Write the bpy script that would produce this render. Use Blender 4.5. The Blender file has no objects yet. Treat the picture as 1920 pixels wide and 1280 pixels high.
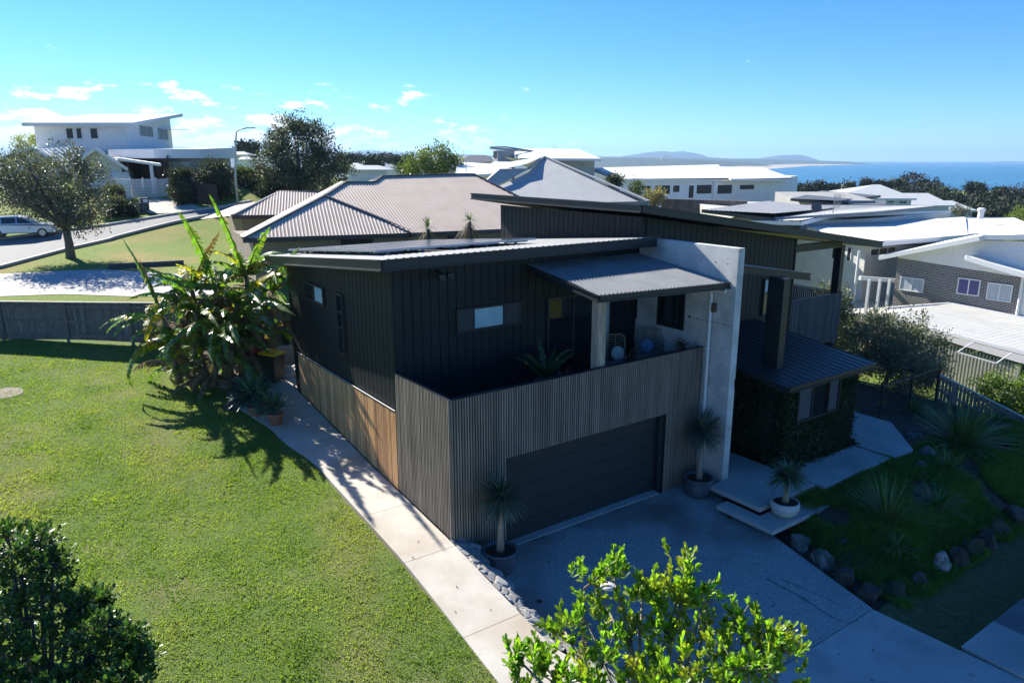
import bpy, bmesh, math, random
import numpy as np
from mathutils import Vector, Matrix, noise as mnoise
R=math.radians
rnd=random.Random(7); NR=np.random.default_rng(11)
C=bpy.context.scene.collection
# ------------------------------------------------------------------ camera
FPX,CXP,CYP,HC=1370.,960.,640.,9.0
YAW=R(35.2); PIT=math.atan(340/FPX)
fw=Vector((math.sin(YAW)*math.cos(PIT),math.cos(YAW)*math.cos(PIT),-math.sin(PIT)))
rt=Vector((math.cos(YAW),-math.sin(YAW),0)); upv=rt.cross(fw)
cam=bpy.data.cameras.new('camera'); co=bpy.data.objects.new('camera',cam); C.objects.link(co)
co.matrix_world=Matrix(((rt.x,upv.x,-fw.x,0),(rt.y,upv.y,-fw.y,0),(rt.z,upv.z,-fw.z,HC),(0,0,0,1)))
cam.sensor_width=36; cam.lens=FPX/1920*36; cam.clip_start=.3; cam.clip_end=120000
bpy.context.scene.camera=co
def at(x,y,d):
    """world point seen along a bearing, at a horizontal distance d ahead of the viewpoint"""
    r=fw+rt*((x-CXP)/FPX)+upv*((CYP-y)/FPX)
    h=r.x*math.sin(YAW)+r.y*math.cos(YAW)
    return Vector((0,0,HC))+r*(d/h)
def ld(l,d): return (d*math.sin(YAW)+l*math.cos(YAW), d*math.cos(YAW)-l*math.sin(YAW))
def sst(a,b,x):
    t=min(1,max(0,(x-a)/(b-a))); return t*t*(3-2*t)
# ------------------------------------------------------------------ ground heights
def zpath(Y):
    P=((-5,-1.6),(3,-.62),(6.7,-.2),(9.68,.22),(13,.65),(17,.98),(22.5,1.6),(31,2.4),(60,5.3))
    for (a,za),(b,zb) in zip(P,P[1:]):
        if Y<=b: return za+(zb-za)*(Y-a)/(b-a)
    return P[-1][1]
def zdrive(Y): return -.05*(12.96-Y)
def zterr(X,Y):
    d=X*math.sin(YAW)+Y*math.cos(YAW); l=X*math.cos(YAW)-Y*math.sin(YAW)
    zl=float(np.interp(d,(0,50,72,95,130,200,300),(.12,3.62,7.3,7.8,6.5,3,0)))
    zm=float(np.interp(d,(0,40,60,100,200),(.12,2.8,3,2,-2)));q=sst(-26,-12,l+.1*(d-50));zl=zl*(1-q)+zm*q
    zr=-.5-.022*d-.03*max(0,l-35)
    k=sst(-6,22,l-.12*max(0,d-40))
    z=zl*(1-k)+zr*k
    z=z+(-20-z)*sst(150,620,d)
    # step down under the house plot, which has surfaces of its own
    m=sst(28.5,26.8,d)*sst(29.6,28.4,X) if d<29 and X<30 else 0
    return z-(z+2.2)*m if m>0 else z
# ------------------------------------------------------------------ object helpers
def tag(o,label=None,cat=None,group=None,kind=None):
    if label:o['label']=label
    if cat:o['category']=cat
    if group:o['group']=group
    if kind:o['kind']=kind
    return o
def thing(name,loc,label,cat,group=None,rz=0):
    o=bpy.data.objects.new(name,None); C.objects.link(o); o.location=loc; o.rotation_euler=(0,0,rz)
    o.empty_display_size=.3
    return tag(o,label,cat,group)
def worg(o):
    v=Vector((0,0,0))
    while o is not None: v=v+Vector(o.location); o=o.parent
    return v
def dup(o,parent=None):
    c=o.copy(); C.objects.link(c)
    if parent is not None: c.parent=parent
    for ch in list(o.children): dup(ch,c)
    return c
def link(name,me,parent,smooth=False):
    o=bpy.data.objects.new(name,me); C.objects.link(o)
    if parent is not None:o.parent=parent
    if smooth: me.shade_smooth()
    return o
class MB:
    def __init__(s,tr=None): s.V=[];s.F=[];s.M=[];s.m=0;s.tr=tr
    def v(s,p):
        if s.tr: p=s.tr(p)
        s.V.append((p[0],p[1],p[2])); return len(s.V)-1
    def f(s,idx): s.F.append(tuple(idx)); s.M.append(s.m)
    def poly(s,pts): s.f([s.v(p) for p in pts])
    def box(s,x0,x1,y0,y1,z0,z1):
        s.hexa([(x0,y0,z0),(x1,y0,z0),(x1,y1,z0),(x0,y1,z0)],[(x0,y0,z1),(x1,y0,z1),(x1,y1,z1),(x0,y1,z1)])
    def hexa(s,b,t):
        n=len(b); B=[s.v(p) for p in b]; T=[s.v(p) for p in t]
        s.f(B[::-1]); s.f(T)
        for i in range(n):
            j=(i+1)%n; s.f((B[i],B[j],T[j],T[i]))
    def prism(s,pts,dz):  # pts polygon in 3d, extruded by vector
        d=Vector(dz) if hasattr(dz,'__len__') else Vector((0,0,dz))
        s.hexa([tuple(Vector(p)) for p in pts],[tuple(Vector(p)+d) for p in pts])
    def bar(s,a,b,w,h,up=(0,0,1)):
        a=Vector(a);b=Vector(b);t=(b-a).normalized();u=Vector(up)
        if abs(t.dot(u))>.98:u=Vector((1,0,0))
        r=t.cross(u).normalized();q=r.cross(t)
        c=[(-w/2,-h/2),(w/2,-h/2),(w/2,h/2),(-w/2,h/2)]
        s.hexa([a+r*i+q*j for i,j in c],[b+r*i+q*j for i,j in c])
    def tube(s,pts,rad,n=8,cap=True):
        pts=[Vector(p) for p in pts]
        if not hasattr(rad,'__len__'): rad=[rad]*len(pts)
        rings=[];pr=None
        for i,p in enumerate(pts):
            t=(pts[min(i+1,len(pts)-1)]-pts[max(i-1,0)]).normalized()
            u=Vector((0,0,1)) if abs(t.z)<.9 else Vector((1,0,0))
            if pr is not None: u=pr
            r=(u-t*u.dot(t)).normalized();q=t.cross(r);pr=r
            rings.append([s.v(p+(r*math.cos(6.28319*k/n)+q*math.sin(6.28319*k/n))*rad[i]) for k in range(n)])
        for A,B in zip(rings,rings[1:]):
            for k in range(n): s.f((A[k],A[(k+1)%n],B[(k+1)%n],B[k]))
        if cap: s.f(rings[0][::-1]); s.f(rings[-1])
    def lathe(s,prof,c=(0,0,0),n=28):
        rings=[[s.v((c[0]+r*math.cos(6.28319*k/n),c[1]+r*math.sin(6.28319*k/n),c[2]+z)) for k in range(n)] for r,z in prof]
        for A,B in zip(rings,rings[1:]):
            for k in range(n): s.f((A[k],A[(k+1)%n],B[(k+1)%n],B[k]))
        s.f(rings[0][::-1]); s.f(rings[-1])
    def ribbed(s,poly,rib,pitch=.19,amp=.02,prof=((0,0),(.5,0),(.62,1),(.88,1))):
        """a convex flat polygon of sheet metal, folded into ribs that run along rib"""
        P=[Vector(p) for p in poly]; o=P[0]
        n=Vector((0,0,0))
        for i in range(1,len(P)-1): n+= (P[i]-o).cross(P[i+1]-o)
        n.normalize()
        if n.z<0:n=-n
        t=Vector(rib);t=(t-n*t.dot(n)).normalized();u=n.cross(t)
        q=[((p-o).dot(u),(p-o).dot(t)) for p in P]
        s0=min(a for a,_ in q);s1=max(a for a,_ in q)
        S=[]
        k=0
        while s0+k*pitch<s1:
            for a,h in prof:
                x=s0+(k+a)*pitch
                if x<s1:S.append((x,h))
            k+=1
        S.append((s1-1e-4,0)); prev=None
        for x,h in S:
            x=max(x,s0+1e-4);ts=[]
            for (a,b),(c,d) in zip(q,q[1:]+q[:1]):
                if (a-x)*(c-x)<=0 and abs(a-c)>1e-9: ts.append(b+(d-b)*(x-a)/(c-a))
            if len(ts)<2: continue
            A=s.v(o+u*x+t*min(ts)+n*h*amp);B=s.v(o+u*x+t*max(ts)+n*h*amp)
            if prev: s.f((prev[0],A,B,prev[1]))
            prev=(A,B)
    def build(s,name,mats,parent=None,smooth=False,bevel=0):
        off=worg(parent) if parent is not None else Vector((0,0,0))
        me=bpy.data.meshes.new(name)
        me.from_pydata([(a-off.x,b-off.y,c-off.z) for a,b,c in s.V],[],s.F)
        if not isinstance(mats,(list,tuple)):mats=[mats]
        for m in mats: me.materials.append(m)
        if len(mats)>1: me.polygons.foreach_set('material_index',s.M)
        me.update()
        o=link(name,me,parent,smooth)
        if bevel:
            b=o.modifiers.new('bevel','BEVEL');b.width=bevel;b.segments=2;b.limit_method='ANGLE'
        return o
def npmesh(name,V,F,mats,parent=None,mi=None,smooth=False):
    """V (n,3), F (m,k) arrays -> object"""
    off=np.array(worg(parent)) if parent is not None else np.zeros(3)
    V=np.ascontiguousarray(V-off,dtype=np.float32);F=np.ascontiguousarray(F,dtype=np.int32)
    me=bpy.data.meshes.new(name);m,k=F.shape
    me.vertices.add(len(V));me.vertices.foreach_set('co',V.ravel())
    me.loops.add(m*k);me.loops.foreach_set('vertex_index',F.ravel())
    me.polygons.add(m);me.polygons.foreach_set('loop_start',np.arange(0,m*k,k,dtype=np.int32))
    if not isinstance(mats,(list,tuple)):mats=[mats]
    for q in mats: me.materials.append(q)
    if mi is not None: me.polygons.foreach_set('material_index',np.ascontiguousarray(mi,dtype=np.int32))
    me.update(calc_edges=True)
    return link(name,me,parent,smooth)
def unit(a): return a/np.maximum(np.linalg.norm(a,axis=-1,keepdims=True),1e-9)
def rdir(n): return unit(NR.normal(size=(n,3)))
def leaves(P,D,L,W,fold=.25,tipw=.55):
    """leaf faces: base points P, directions D, lengths L, widths W -> V,F (six-sided blades folded along the rib)"""
    n=len(P); up=rdir(n)*.6+np.array([0,0,.8])
    S=unit(np.cross(D,up)); N=np.cross(S,D)
    L=L[:,None];W=W[:,None]
    a=P; b=P+D*L*.45; c=P+D*L
    sl=P+D*L*tipw+S*W*.5+N*W*fold; sr=P+D*L*tipw-S*W*.5+N*W*fold
    V=np.stack([a,sl,c,sr],1).reshape(-1,3)
    i=np.arange(n)*4
    F=np.stack([i,i+1,i+2,i+2,i+3,i],1).reshape(-1,3)
    return V,F
# ------------------------------------------------------------------ materials
def nodes(name):
    m=bpy.data.materials.new(name);m.use_nodes=True;t=m.node_tree
    return m,t,t.nodes['Principled BSDF'],t.nodes['Material Output']
def rgb(c): return (c[0],c[1],c[2],1)
def mk(name,c1,c2=None,scale=4,rough=.8,bump=0,bscale=60,metal=0,island=0,stretch=(1,1,1),transl=0,spec=.4,rim=(.35,.65),bdist=.02,c3=None,s3=.6,coat=0):
    m,t,b,out=nodes(name);N=t.nodes;Lk=t.links
    b.inputs['Roughness'].default_value=rough;b.inputs['Metallic'].default_value=metal;b.inputs['Specular IOR Level'].default_value=spec
    if coat: b.inputs['Coat Weight'].default_value=coat;b.inputs['Coat Roughness'].default_value=.08
    geo=N.new('ShaderNodeNewGeometry');mp=N.new('ShaderNodeMapping');mp.inputs['Scale'].default_value=stretch
    Lk.new(geo.outputs['Position'],mp.inputs['Vector'])
    col=None
    if c2 is not None:
        nz=N.new('ShaderNodeTexNoise');nz.inputs['Scale'].default_value=scale;nz.inputs['Detail'].default_value=6;nz.inputs['Roughness'].default_value=.65
        Lk.new(mp.outputs['Vector'],nz.inputs['Vector'])
        cr=N.new('ShaderNodeValToRGB');cr.color_ramp.elements[0].position=rim[0];cr.color_ramp.elements[1].position=rim[1]
        cr.color_ramp.elements[0].color=rgb(c1);cr.color_ramp.elements[1].color=rgb(c2)
        Lk.new(nz.outputs['Fac'],cr.inputs['Fac']);col=cr.outputs['Color']
        if c3 is not None:
            n3=N.new('ShaderNodeTexNoise');n3.inputs['Scale'].default_value=s3;n3.inputs['Detail'].default_value=4
            Lk.new(geo.outputs['Position'],n3.inputs['Vector'])
            r3=N.new('ShaderNodeMapRange');r3.inputs['From Min'].default_value=.48;r3.inputs['From Max'].default_value=.68
            Lk.new(n3.outputs['Fac'],r3.inputs['Value'])
            mx=N.new('ShaderNodeMix');mx.data_type='RGBA';mx.inputs['B'].default_value=rgb(c3)
            Lk.new(r3.outputs['Result'],mx.inputs['Factor']);Lk.new(col,mx.inputs['A']);col=mx.outputs['Result']
    if island:
        hs=N.new('ShaderNodeHueSaturation');r=N.new('ShaderNodeMapRange')
        r.inputs['To Min'].default_value=1-island;r.inputs['To Max'].default_value=1+island
        Lk.new(geo.outputs['Random Per Island'],r.inputs['Value']);Lk.new(r.outputs['Result'],hs.inputs['Value'])
        r2=N.new('ShaderNodeMath');r2.operation='MULTIPLY_ADD';r2.inputs[1].default_value=island*.06;r2.inputs[2].default_value=.5-island*.03
        Lk.new(geo.outputs['Random Per Island'],r2.inputs[0]);Lk.new(r2.outputs[0],hs.inputs['Hue'])
        if col is not None: Lk.new(col,hs.inputs['Color'])
        else: hs.inputs['Color'].default_value=rgb(c1)
        col=hs.outputs['Color']
    if col is not None: Lk.new(col,b.inputs['Base Color'])
    else: b.inputs['Base Color'].default_value=rgb(c1)
    if bump:
        nb=N.new('ShaderNodeTexNoise');nb.inputs['Scale'].default_value=bscale;nb.inputs['Detail'].default_value=5
        Lk.new(mp.outputs['Vector'],nb.inputs['Vector'])
        bp=N.new('ShaderNodeBump');bp.inputs['Strength'].default_value=bump;bp.inputs['Distance'].default_value=bdist
        Lk.new(nb.outputs['Fac'],bp.inputs['Height']);Lk.new(bp.outputs['Normal'],b.inputs['Normal'])
    if transl:
        tr=N.new('ShaderNodeBsdfTranslucent');ms=N.new('ShaderNodeMixShader');ms.inputs['Fac'].default_value=transl
        if col is not None:
            g=N.new('ShaderNodeMix');g.data_type='RGBA';g.blend_type='MULTIPLY';g.inputs['Factor'].default_value=1;g.inputs['B'].default_value=(2.15,2.3,.7,1)
            Lk.new(col,g.inputs['A']);Lk.new(g.outputs['Result'],tr.inputs['Color'])
        else: tr.inputs['Color'].default_value=(min(1,c1[0]*2.15),min(1,c1[1]*2.2),c1[2]*.7,1)
        Lk.new(b.outputs['BSDF'],ms.inputs[1]);Lk.new(tr.outputs['BSDF'],ms.inputs[2]);Lk.new(ms.outputs['Shader'],out.inputs['Surface'])
    return m
def boards_mat(name,c1,c2,period,depth=.5,axis='z',rough=.7):
    """painted boards or pressed sheet: fine joint lines as relief along one axis"""
    m=mk(name,c1,c2,1.5,rough);t=m.node_tree;N=t.nodes;Lk=t.links;b=N['Principled BSDF']
    geo=N.new('ShaderNodeNewGeometry');sp=N.new('ShaderNodeSeparateXYZ');Lk.new(geo.outputs['Position'],sp.inputs[0])
    mu=N.new('ShaderNodeMath');mu.operation='MULTIPLY';mu.inputs[1].default_value=1/period;Lk.new(sp.outputs[axis.upper()],mu.inputs[0])
    fr=N.new('ShaderNodeMath');fr.operation='FRACT';Lk.new(mu.outputs[0],fr.inputs[0])
    cr=N.new('ShaderNodeValToRGB');e=cr.color_ramp.elements;e[0].position=0;e[0].color=(0,0,0,1);e[1].position=.16;e[1].color=(1,1,1,1)
    Lk.new(fr.outputs[0],cr.inputs['Fac'])
    bp=N.new('ShaderNodeBump');bp.inputs['Strength'].default_value=depth;bp.inputs['Distance'].default_value=.03
    Lk.new(cr.outputs['Color'],bp.inputs['Height']);Lk.new(bp.outputs['Normal'],b.inputs['Normal'])
    return m
def brick_mat(name,ca,cb,mortar,u,bw=.24,bh=.086):
    m,t,b,out=nodes(name);N=t.nodes;Lk=t.links
    geo=N.new('ShaderNodeNewGeometry');dt=N.new('ShaderNodeVectorMath');dt.operation='DOT_PRODUCT';dt.inputs[1].default_value=(u[0],u[1],0)
    Lk.new(geo.outputs['Position'],dt.inputs[0]);sp=N.new('ShaderNodeSeparateXYZ');Lk.new(geo.outputs['Position'],sp.inputs[0])
    cb_=N.new('ShaderNodeCombineXYZ');Lk.new(dt.outputs['Value'],cb_.inputs[0]);Lk.new(sp.outputs[2],cb_.inputs[1])
    br=N.new('ShaderNodeTexBrick');br.inputs['Scale'].default_value=1;br.inputs['Brick Width'].default_value=bw;br.inputs['Row Height'].default_value=bh
    br.inputs['Mortar Size'].default_value=.012;br.inputs['Color1'].default_value=rgb(ca);br.inputs['Color2'].default_value=rgb(cb);br.inputs['Mortar'].default_value=rgb(mortar)
    Lk.new(cb_.outputs[0],br.inputs['Vector']);Lk.new(br.outputs['Color'],b.inputs['Base Color']);b.inputs['Roughness'].default_value=.85
    return m
def glass_mat(name,c=(.012,.016,.02),rough=.03,spec=.6):
    return mk(name,c,rough=rough,spec=spec)
M={}
M['black']=mk('black_cladding',(.009,.0105,.013),(.013,.0145,.018),3,.55,spec=.3,stretch=(1,1,.15))
M['blackmetal']=mk('black_metal',(.013,.016,.021),(.019,.022,.028),2,.45,spec=.4)
M['charroof']=mk('charcoal_roof_steel',(.19,.203,.22),(.25,.264,.28),1.2,.7,spec=.25)
M['darkroof']=mk('dark_roof_steel',(.022,.025,.032),(.03,.034,.042),1.5,.38,spec=.5)
M['slat']=mk('weathered_grey_timber',(.165,.137,.112),(.25,.212,.175),1.2,.8,island=.2,stretch=(3,3,.6))
M['slatorange']=mk('oiled_warm_timber',(.58,.31,.145),(.7,.41,.21),.8,.7,island=.3,stretch=(2,2,.6))
M['concrete']=mk('off_form_concrete',(.42,.43,.43),(.57,.575,.57),1.6,.75,bump=.12,bscale=25,c3=(.3,.305,.3),s3=.9)
M['white']=mk('white_paint',(.66,.67,.68),rough=.5)
M['whiteroof']=mk('white_roof_steel',(.56,.57,.58),(.64,.65,.65),.8,.55)
M['path']=mk('pale_path_concrete',(.44,.41,.36),(.54,.51,.455),1.3,.85,c3=(.4,.345,.27),s3=.55,bump=.05,bscale=80)
M['slab']=mk('porch_slab_concrete',(.33,.335,.335),(.43,.435,.43),1.4,.8,c3=(.27,.275,.27),s3=.7)
M['soil']=mk('dark_soil',(.018,.013,.01),(.05,.038,.028),14,.95,bump=.8,bscale=40)
M['mulch']=mk('bark_mulch',(.04,.03,.024),(.11,.085,.07),9,.95,bump=.9,bscale=30)
M['fence']=mk('weathered_fence_timber',(.1,.092,.085),(.2,.185,.17),3,.9,island=.22,stretch=(6,6,.6),bump=.25)
M['rock']=mk('grey_boulder',(.045,.05,.05),(.2,.205,.21),4,.9,bump=1,bscale=9,bdist=.06,c3=(.05,.06,.03),s3=1.9)
M['darkrock']=mk('brown_boulder',(.025,.024,.022),(.085,.075,.065),4,.95,bump=1,bscale=9,bdist=.06,c3=(.03,.04,.015),s3=1.9)
M['glass']=glass_mat('window_glass',(.012,.016,.02),.04,.4);M['farglass']=glass_mat('far_window_glass',(.03,.035,.042),.3,.2)
M['glassbright']=glass_mat('window_glass_clear',(.05,.07,.09),.01,.9)
M['bark']=mk('grey_bark',(.07,.062,.052),(.17,.15,.13),9,.95,bump=.6,bscale=22,stretch=(3,3,.7))
M['pot']=mk('blue_grey_glazed_pot',(.05,.062,.085),(.1,.12,.15),5,.45,spec=.5)
M['potwhite']=mk('pale_stone_pot',(.42,.42,.41),(.52,.52,.5),6,.7)
M['terracotta']=mk('terracotta',(.3,.15,.1),(.4,.23,.16),6,.85)
# ================================================================== THE BLACK HOUSE
house=thing('house',(7.5,13,0),'black clad house with grey timber slat balcony and concrete fin wall','house')
def rowboards(mb,a,b,zb,zt,nrm,pitch=.25,gap=.022,th=.03,holes=()):
    """upright boards with open joints from a to b (xy); zb/zt give foot and head along the run"""
    a=Vector((a[0],a[1],0));b=Vector((b[0],b[1],0));L=(b-a).length;u=(b-a)/L;n=Vector((nrm[0],nrm[1],0))
    k=0
    while k*pitch<L-.02:
        s0=k*pitch+gap/2;s1=min((k+1)*pitch-gap/2,L);k+=1
        spans=[(zb,zt)]
        for h0,h1,hz0,hz1 in holes:
            if s1>h0 and s0<h1: spans=[(zb,lambda s,q=hz0:q),(lambda s,q=hz1:q,zt)]
        for lo,hi in spans:
            p0=a+u*s0;p1=a+u*s1;z00,z10,z01,z11=lo(s0),lo(s1),hi(s0),hi(s1)
            if z01-z00<.02: continue
            o=n*th
            mb.hexa([(p0.x,p0.y,z00),(p1.x,p1.y,z10),(p1.x+o.x,p1.y+o.y,z10),(p0.x+o.x,p0.y+o.y,z00)],[(p0.x,p0.y,z01),(p1.x,p1.y,z11),(p1.x+o.x,p1.y+o.y,z11),(p0.x+o.x,p0.y+o.y,z01)])
cz=lambda v:(lambda s:v)
zroof=lambda Y:6.80-.093*(Y-14.95)
zhi=lambda X:7.74-.141*(X-15.2)
# low volume: front and side walls
mb=MB()
mb.hexa([(7.56,15.66,.3),(15.64,15.66,.3),(15.64,23.2,.3),(7.56,23.2,.3)],[(7.56,15.66,zroof(15.66)-.2),(15.64,15.66,zroof(15.66)-.2),(15.64,23.2,zroof(23.2)-.2),(7.56,23.2,zroof(23.2)-.2)])
mb.box(7.62,15.6,13.2,15.655,-.2,2.96)   # garage below the balcony
rowboards(mb,(7.56,15.66),(15.62,15.66),cz(3.0),cz(6.53),(0,-1),holes=((4.62,7.7,3.02,5.33),))
rowboards(mb,(7.56,23.2),(7.56,15.63),cz(3.03),lambda s:zroof(23.2-s)-.2,(-1,0))
mb.build('lower_wall',M['black'],house)
# tall volume
mb=MB()
zh=lambda X:zhi(X)-.3
mb.hexa([(15.74,15.63,-.1),(23.46,15.63,-.1),(23.46,23,-.1),(15.74,23,-.1)],[(15.74,15.63,zh(15.74)),(23.46,15.63,zh(23.46)),(23.46,23,zh(23.46)),(15.74,23,zh(15.74))])
rowboards(mb,(15.74,23.02),(15.74,15.6),lambda s:zroof(23.02-s)-.1,cz(zh(15.74)),(-1,0))
rowboards(mb,(15.9,15.63),(23.5,15.63),cz(.2),lambda s:zh(15.9+s),(0,-1))
mb.box(15.69,15.75,15.59,15.65,6.6,zh(15.7)); mb.box(23.44,23.52,15.58,15.66,0,zh(23.5))
mb.build('upper_wall',M['black'],house)
# roofs
def slabroof(name,corners,th,mat,fmat,rib,over=.03,pitch=.19,parent=house,gut=None,amp=.022):
    """sheet metal roof: ribbed sheet on a flat box with a folded fascia"""
    mb=MB();P=[Vector(c) for c in corners]
    mb.ribbed([p+Vector((0,0,over)) for p in P],rib,pitch,amp)
    r=mb.build(name,mat,parent)
    mb=MB();mb.hexa([p-Vector((0,0,th)) for p in P],[p-Vector((0,0,.004)) for p in P])
    c=sum(P,Vector((0,0,0)))/len(P)
    for i,p in enumerate(P):
        q=P[(i+1)%len(P)];o=((p+q)/2-c);o.z=0;o.normalize()
        e=(q-p).normalized()
        o=(o-e*o.dot(e)).normalized()*.035
        mb.hexa([p+o*.1-Vector((0,0,th+.03)),q+o*.1-Vector((0,0,th+.03)),q+o-Vector((0,0,th+.03)),p+o-Vector((0,0,th+.03))],[p+o*.1+Vector((0,0,.035)),q+o*.1+Vector((0,0,.035)),q+o+Vector((0,0,.035)),p+o+Vector((0,0,.035))])
        mb.bar(p+o*1.6+Vector((0,0,.03)),q+o*1.6+Vector((0,0,.03)),.03,.03)
        mb.bar(p+o*1.5-Vector((0,0,th+.01)),q+o*1.5-Vector((0,0,th+.01)),.04,.03)
    mb.build('fascia',fmat,r); return r
z0,z1=zroof(14.95),zroof(23.6)
slabroof('roof',[(7.0,14.95,z0),(15.66,14.95,z0),(15.66,23.6,z1),(7.0,23.6,z1)],.2,M['charroof'],M['blackmetal'],(0,1,-.093))
slabroof('roof',[(15.0,14.92,zhi(15)-.03),(28.05,14.92,zhi(28.05)-.03),(28.05,23.9,zhi(28.05)-.03),(15.0,23.9,zhi(15)-.03)],.16,M['charroof'],M['blackmetal'],(1,0,-.141))
zp=lambda Y:5.86+.128*(Y-12.45)
slabroof('roof',[(11.42,12.62,zp(12.62)),(15.63,12.25,zp(12.3)),(15.63,15.62,zp(15.62)),(11.5,15.62,zp(15.62))],.1,M['charroof'],M['blackmetal'],(0,1,.128),pitch=.12,amp=.03)
ze=lambda X:6.27-.155*(X-15.9)
slabroof('roof',[(15.93,12.6,ze(15.93)),(19.78,12.6,ze(19.78)),(19.78,15.5,ze(19.78)),(15.93,15.5,ze(15.93))],.14,M['charroof'],M['blackmetal'],(1,0,-.155))
zv=lambda Y:3.0+.125*(Y-11.1)
slabroof('roof',[(17.0,11.1,zv(11.1)),(21.3,11.1,zv(11.1)),(21.3,15.55,zv(15.55)),(17.0,15.55,zv(15.55))],.1,M['darkroof'],M['blackmetal'],(0,1,.125),pitch=.3)
# concrete fin wall with joints and tie holes, window opening through it
mb=MB();y0,y1=12.03,16.2;x0,x1=15.65,15.9
wy0,wy1,wz0,wz1=13.72,14.82,4.28,5.42
mb.box(x0,x1,y0,y1,3.235,wz0);mb.box(x0,x1,y0,wy0,wz0,wz1);mb.box(x0,x1,wy1,15.6,wz0,wz1);mb.box(x0,x1,y0,15.6,wz1,6.78)
mb.box(x0+.012,x1-.012,y0+.012,y1,3.0,3.235)
mb.box(x0,x1,y0,y1,-.3,3.0)
fin=mb.build('concrete_fin_wall',M['concrete'],house)
mb=MB()
for z in (1.3,1.9,2.7,3.6,4.05,4.72,5.6,6.35):
    for y in (12.35,12.75,13.25,15.15):
        mb.lathe([(.022,0),(.022,.003)],(0,0,0),8) if 0 else mb.box(x0-.003,x0,y-.016,y+.016,z-.016,z+.016)
mb.box(x0-.002,x0+.001,12.03,13.7,4.722,4.732);mb.box(x0-.003,x0+.001,13.5,13.57,4.7,4.78)
mb.build('tie_holes',M['black'],fin)
def window(parent,p0,u,n,w,h,splits=(),name='window',fw_=.055,mat=None,glass=None,dep=.07,rec=.03,hs=()):
    """framed window: p0 lower corner, u along, n outward"""
    p0=Vector(p0);u=Vector(u).normalized();n=Vector(n).normalized();z=Vector((0,0,1));mat=mat or M['blackmetal'];glass=glass or M['glass']
    f=MB()
    def bx(m,s0,s1,t0,t1,d0,d1):
        q=[p0+u*s0+z*t0,p0+u*s1+z*t0,p0+u*s1+z*t1,p0+u*s0+z*t1]
        m.hexa([c+n*d0 for c in q],[c+n*d1 for c in q])
    bx(f,0,w,0,fw_,0,dep);bx(f,0,w,h-fw_,h,0,dep);bx(f,0,fw_,fw_,h-fw_,0,dep);bx(f,w-fw_,w,fw_,h-fw_,0,dep)
    for s in splits: bx(f,s-fw_/2,s+fw_/2,fw_,h-fw_,0,dep-.006)
    for s in hs: bx(f,fw_,w-fw_,s-fw_/2,s+fw_/2,0,dep-.008)
    o=f.build(name,mat,parent)
    g=MB();bx(g,fw_,w-fw_,fw_,h-fw_,.002,rec);g.build('pane',glass,o)
    return o
def louvred(parent,p0,u,n,w,h,s0,s1):
    pass
screen=mk('insect_screen',(.035,.04,.05),rough=.6)
curtain=mk('pale_curtain',(.32,.36,.4),(.45,.5,.55),12,.8,stretch=(8,8,.2))
w=window(house,(9.28,15.63,4.72),(1,0,0),(0,-1,0),2.0,.62,(.5,1.46))
for a_ in ((9.33,9.76),(10.77,11.23)): mb=MB();mb.box(*a_,15.572,15.585,4.78,5.28);mb.build('insect_screen',screen,w)
painted_sky=mk('pale_blue_painted_sky',(.3,.46,.52),(.42,.56,.6),3,.7)  # bright sky seen through the glass, put in as pale blue panels
mb=MB();mb.box(9.83,10.7,15.588,15.602,4.78,5.28);mb.build('painted_sky',painted_sky,w)
w=window(house,(7.53,21.55,4.92),(0,-1,0),(-1,0,0),1.55,.54,(.8,))
mb=MB();mb.box(7.484,7.498,20.06,20.7,4.98,5.4);mb.build('painted_sky',painted_sky,w)
w=window(house,(7.53,19.06,3.74),(0,-1,0),(-1,0,0),.46,1.72,(),hs=(.75,1.2))
# sliding doors behind the balcony
sd=window(house,(12.2,15.655,3.02),(1,0,0),(0,-1,0),3.05,2.3,(.95,1.9,2.35),name='sliding_door',fw_=.07)
mb=MB();mb.box(14.25,14.58,15.60,15.622,3.1,5.22);mb.build('curtain',curtain,sd)
w=window(house,(15.72,14.82,4.28),(0,-1,0),(-1,0,0),1.1,1.14,(.78,),dep=.04,rec=.02)
mb=MB();mb.box(15.9,16.6,13.6,15.0,3.9,5.6)
# balcony
mb=MB();mb.box(7.63,15.65,13.03,15.63,2.9,2.965);mb.build('balcony_floor',mk('balcony_tiles',(.055,.055,.055),(.08,.08,.08),3,.7),house)
def slats(mb,a,b,n,zb,zt,pitch=.07,w=.037,d=.045,skip=None):
    a=Vector((a[0],a[1],0));b=Vector((b[0],b[1],0));L=(b-a).length;u=(b-a)/L;n=Vector((n[0],n[1],0))
    k=0
    while k*pitch+w<=L+.001:
        s=k*pitch;k+=1;p=a+u*s;q=a+u*(s+w);o=n*d
        jj=rnd.uniform(-.004,.004);o=o+n*jj
        lo=zb(s);hi=zt(s)
        if skip and skip[0]<s+w/2<skip[1]: lo=skip[2]
        mb.hexa([(p.x,p.y,lo),(q.x,q.y,lo),(q.x+o.x,q.y+o.y,lo),(p.x+o.x,p.y+o.y,lo)],[(p.x,p.y,hi),(q.x,q.y,hi),(q.x+o.x,q.y+o.y,hi),(p.x+o.x,p.y+o.y,hi)])
mb=MB()
slats(mb,(7.53,13.0),(15.63,13.0),(0,-1),cz(-.02),cz(3.975),skip=(1.47,6.77,2.3))
slats(mb,(7.535,13.0),(7.535,15.6),(-1,0),lambda s:zpath(13+s)+.03,cz(3.975))
scr=mb.build('slat_screen',M['slat'],house)
mb=MB()
mb.box(7.57,9.0,13.035,13.1,-.05,3.95);mb.box(9.0,14.3,13.035,13.1,2.31,3.95);mb.box(14.3,15.64,13.035,13.1,-.05,3.95)
mb.box(7.57,7.63,13.1,15.6,.3,3.95)
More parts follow.
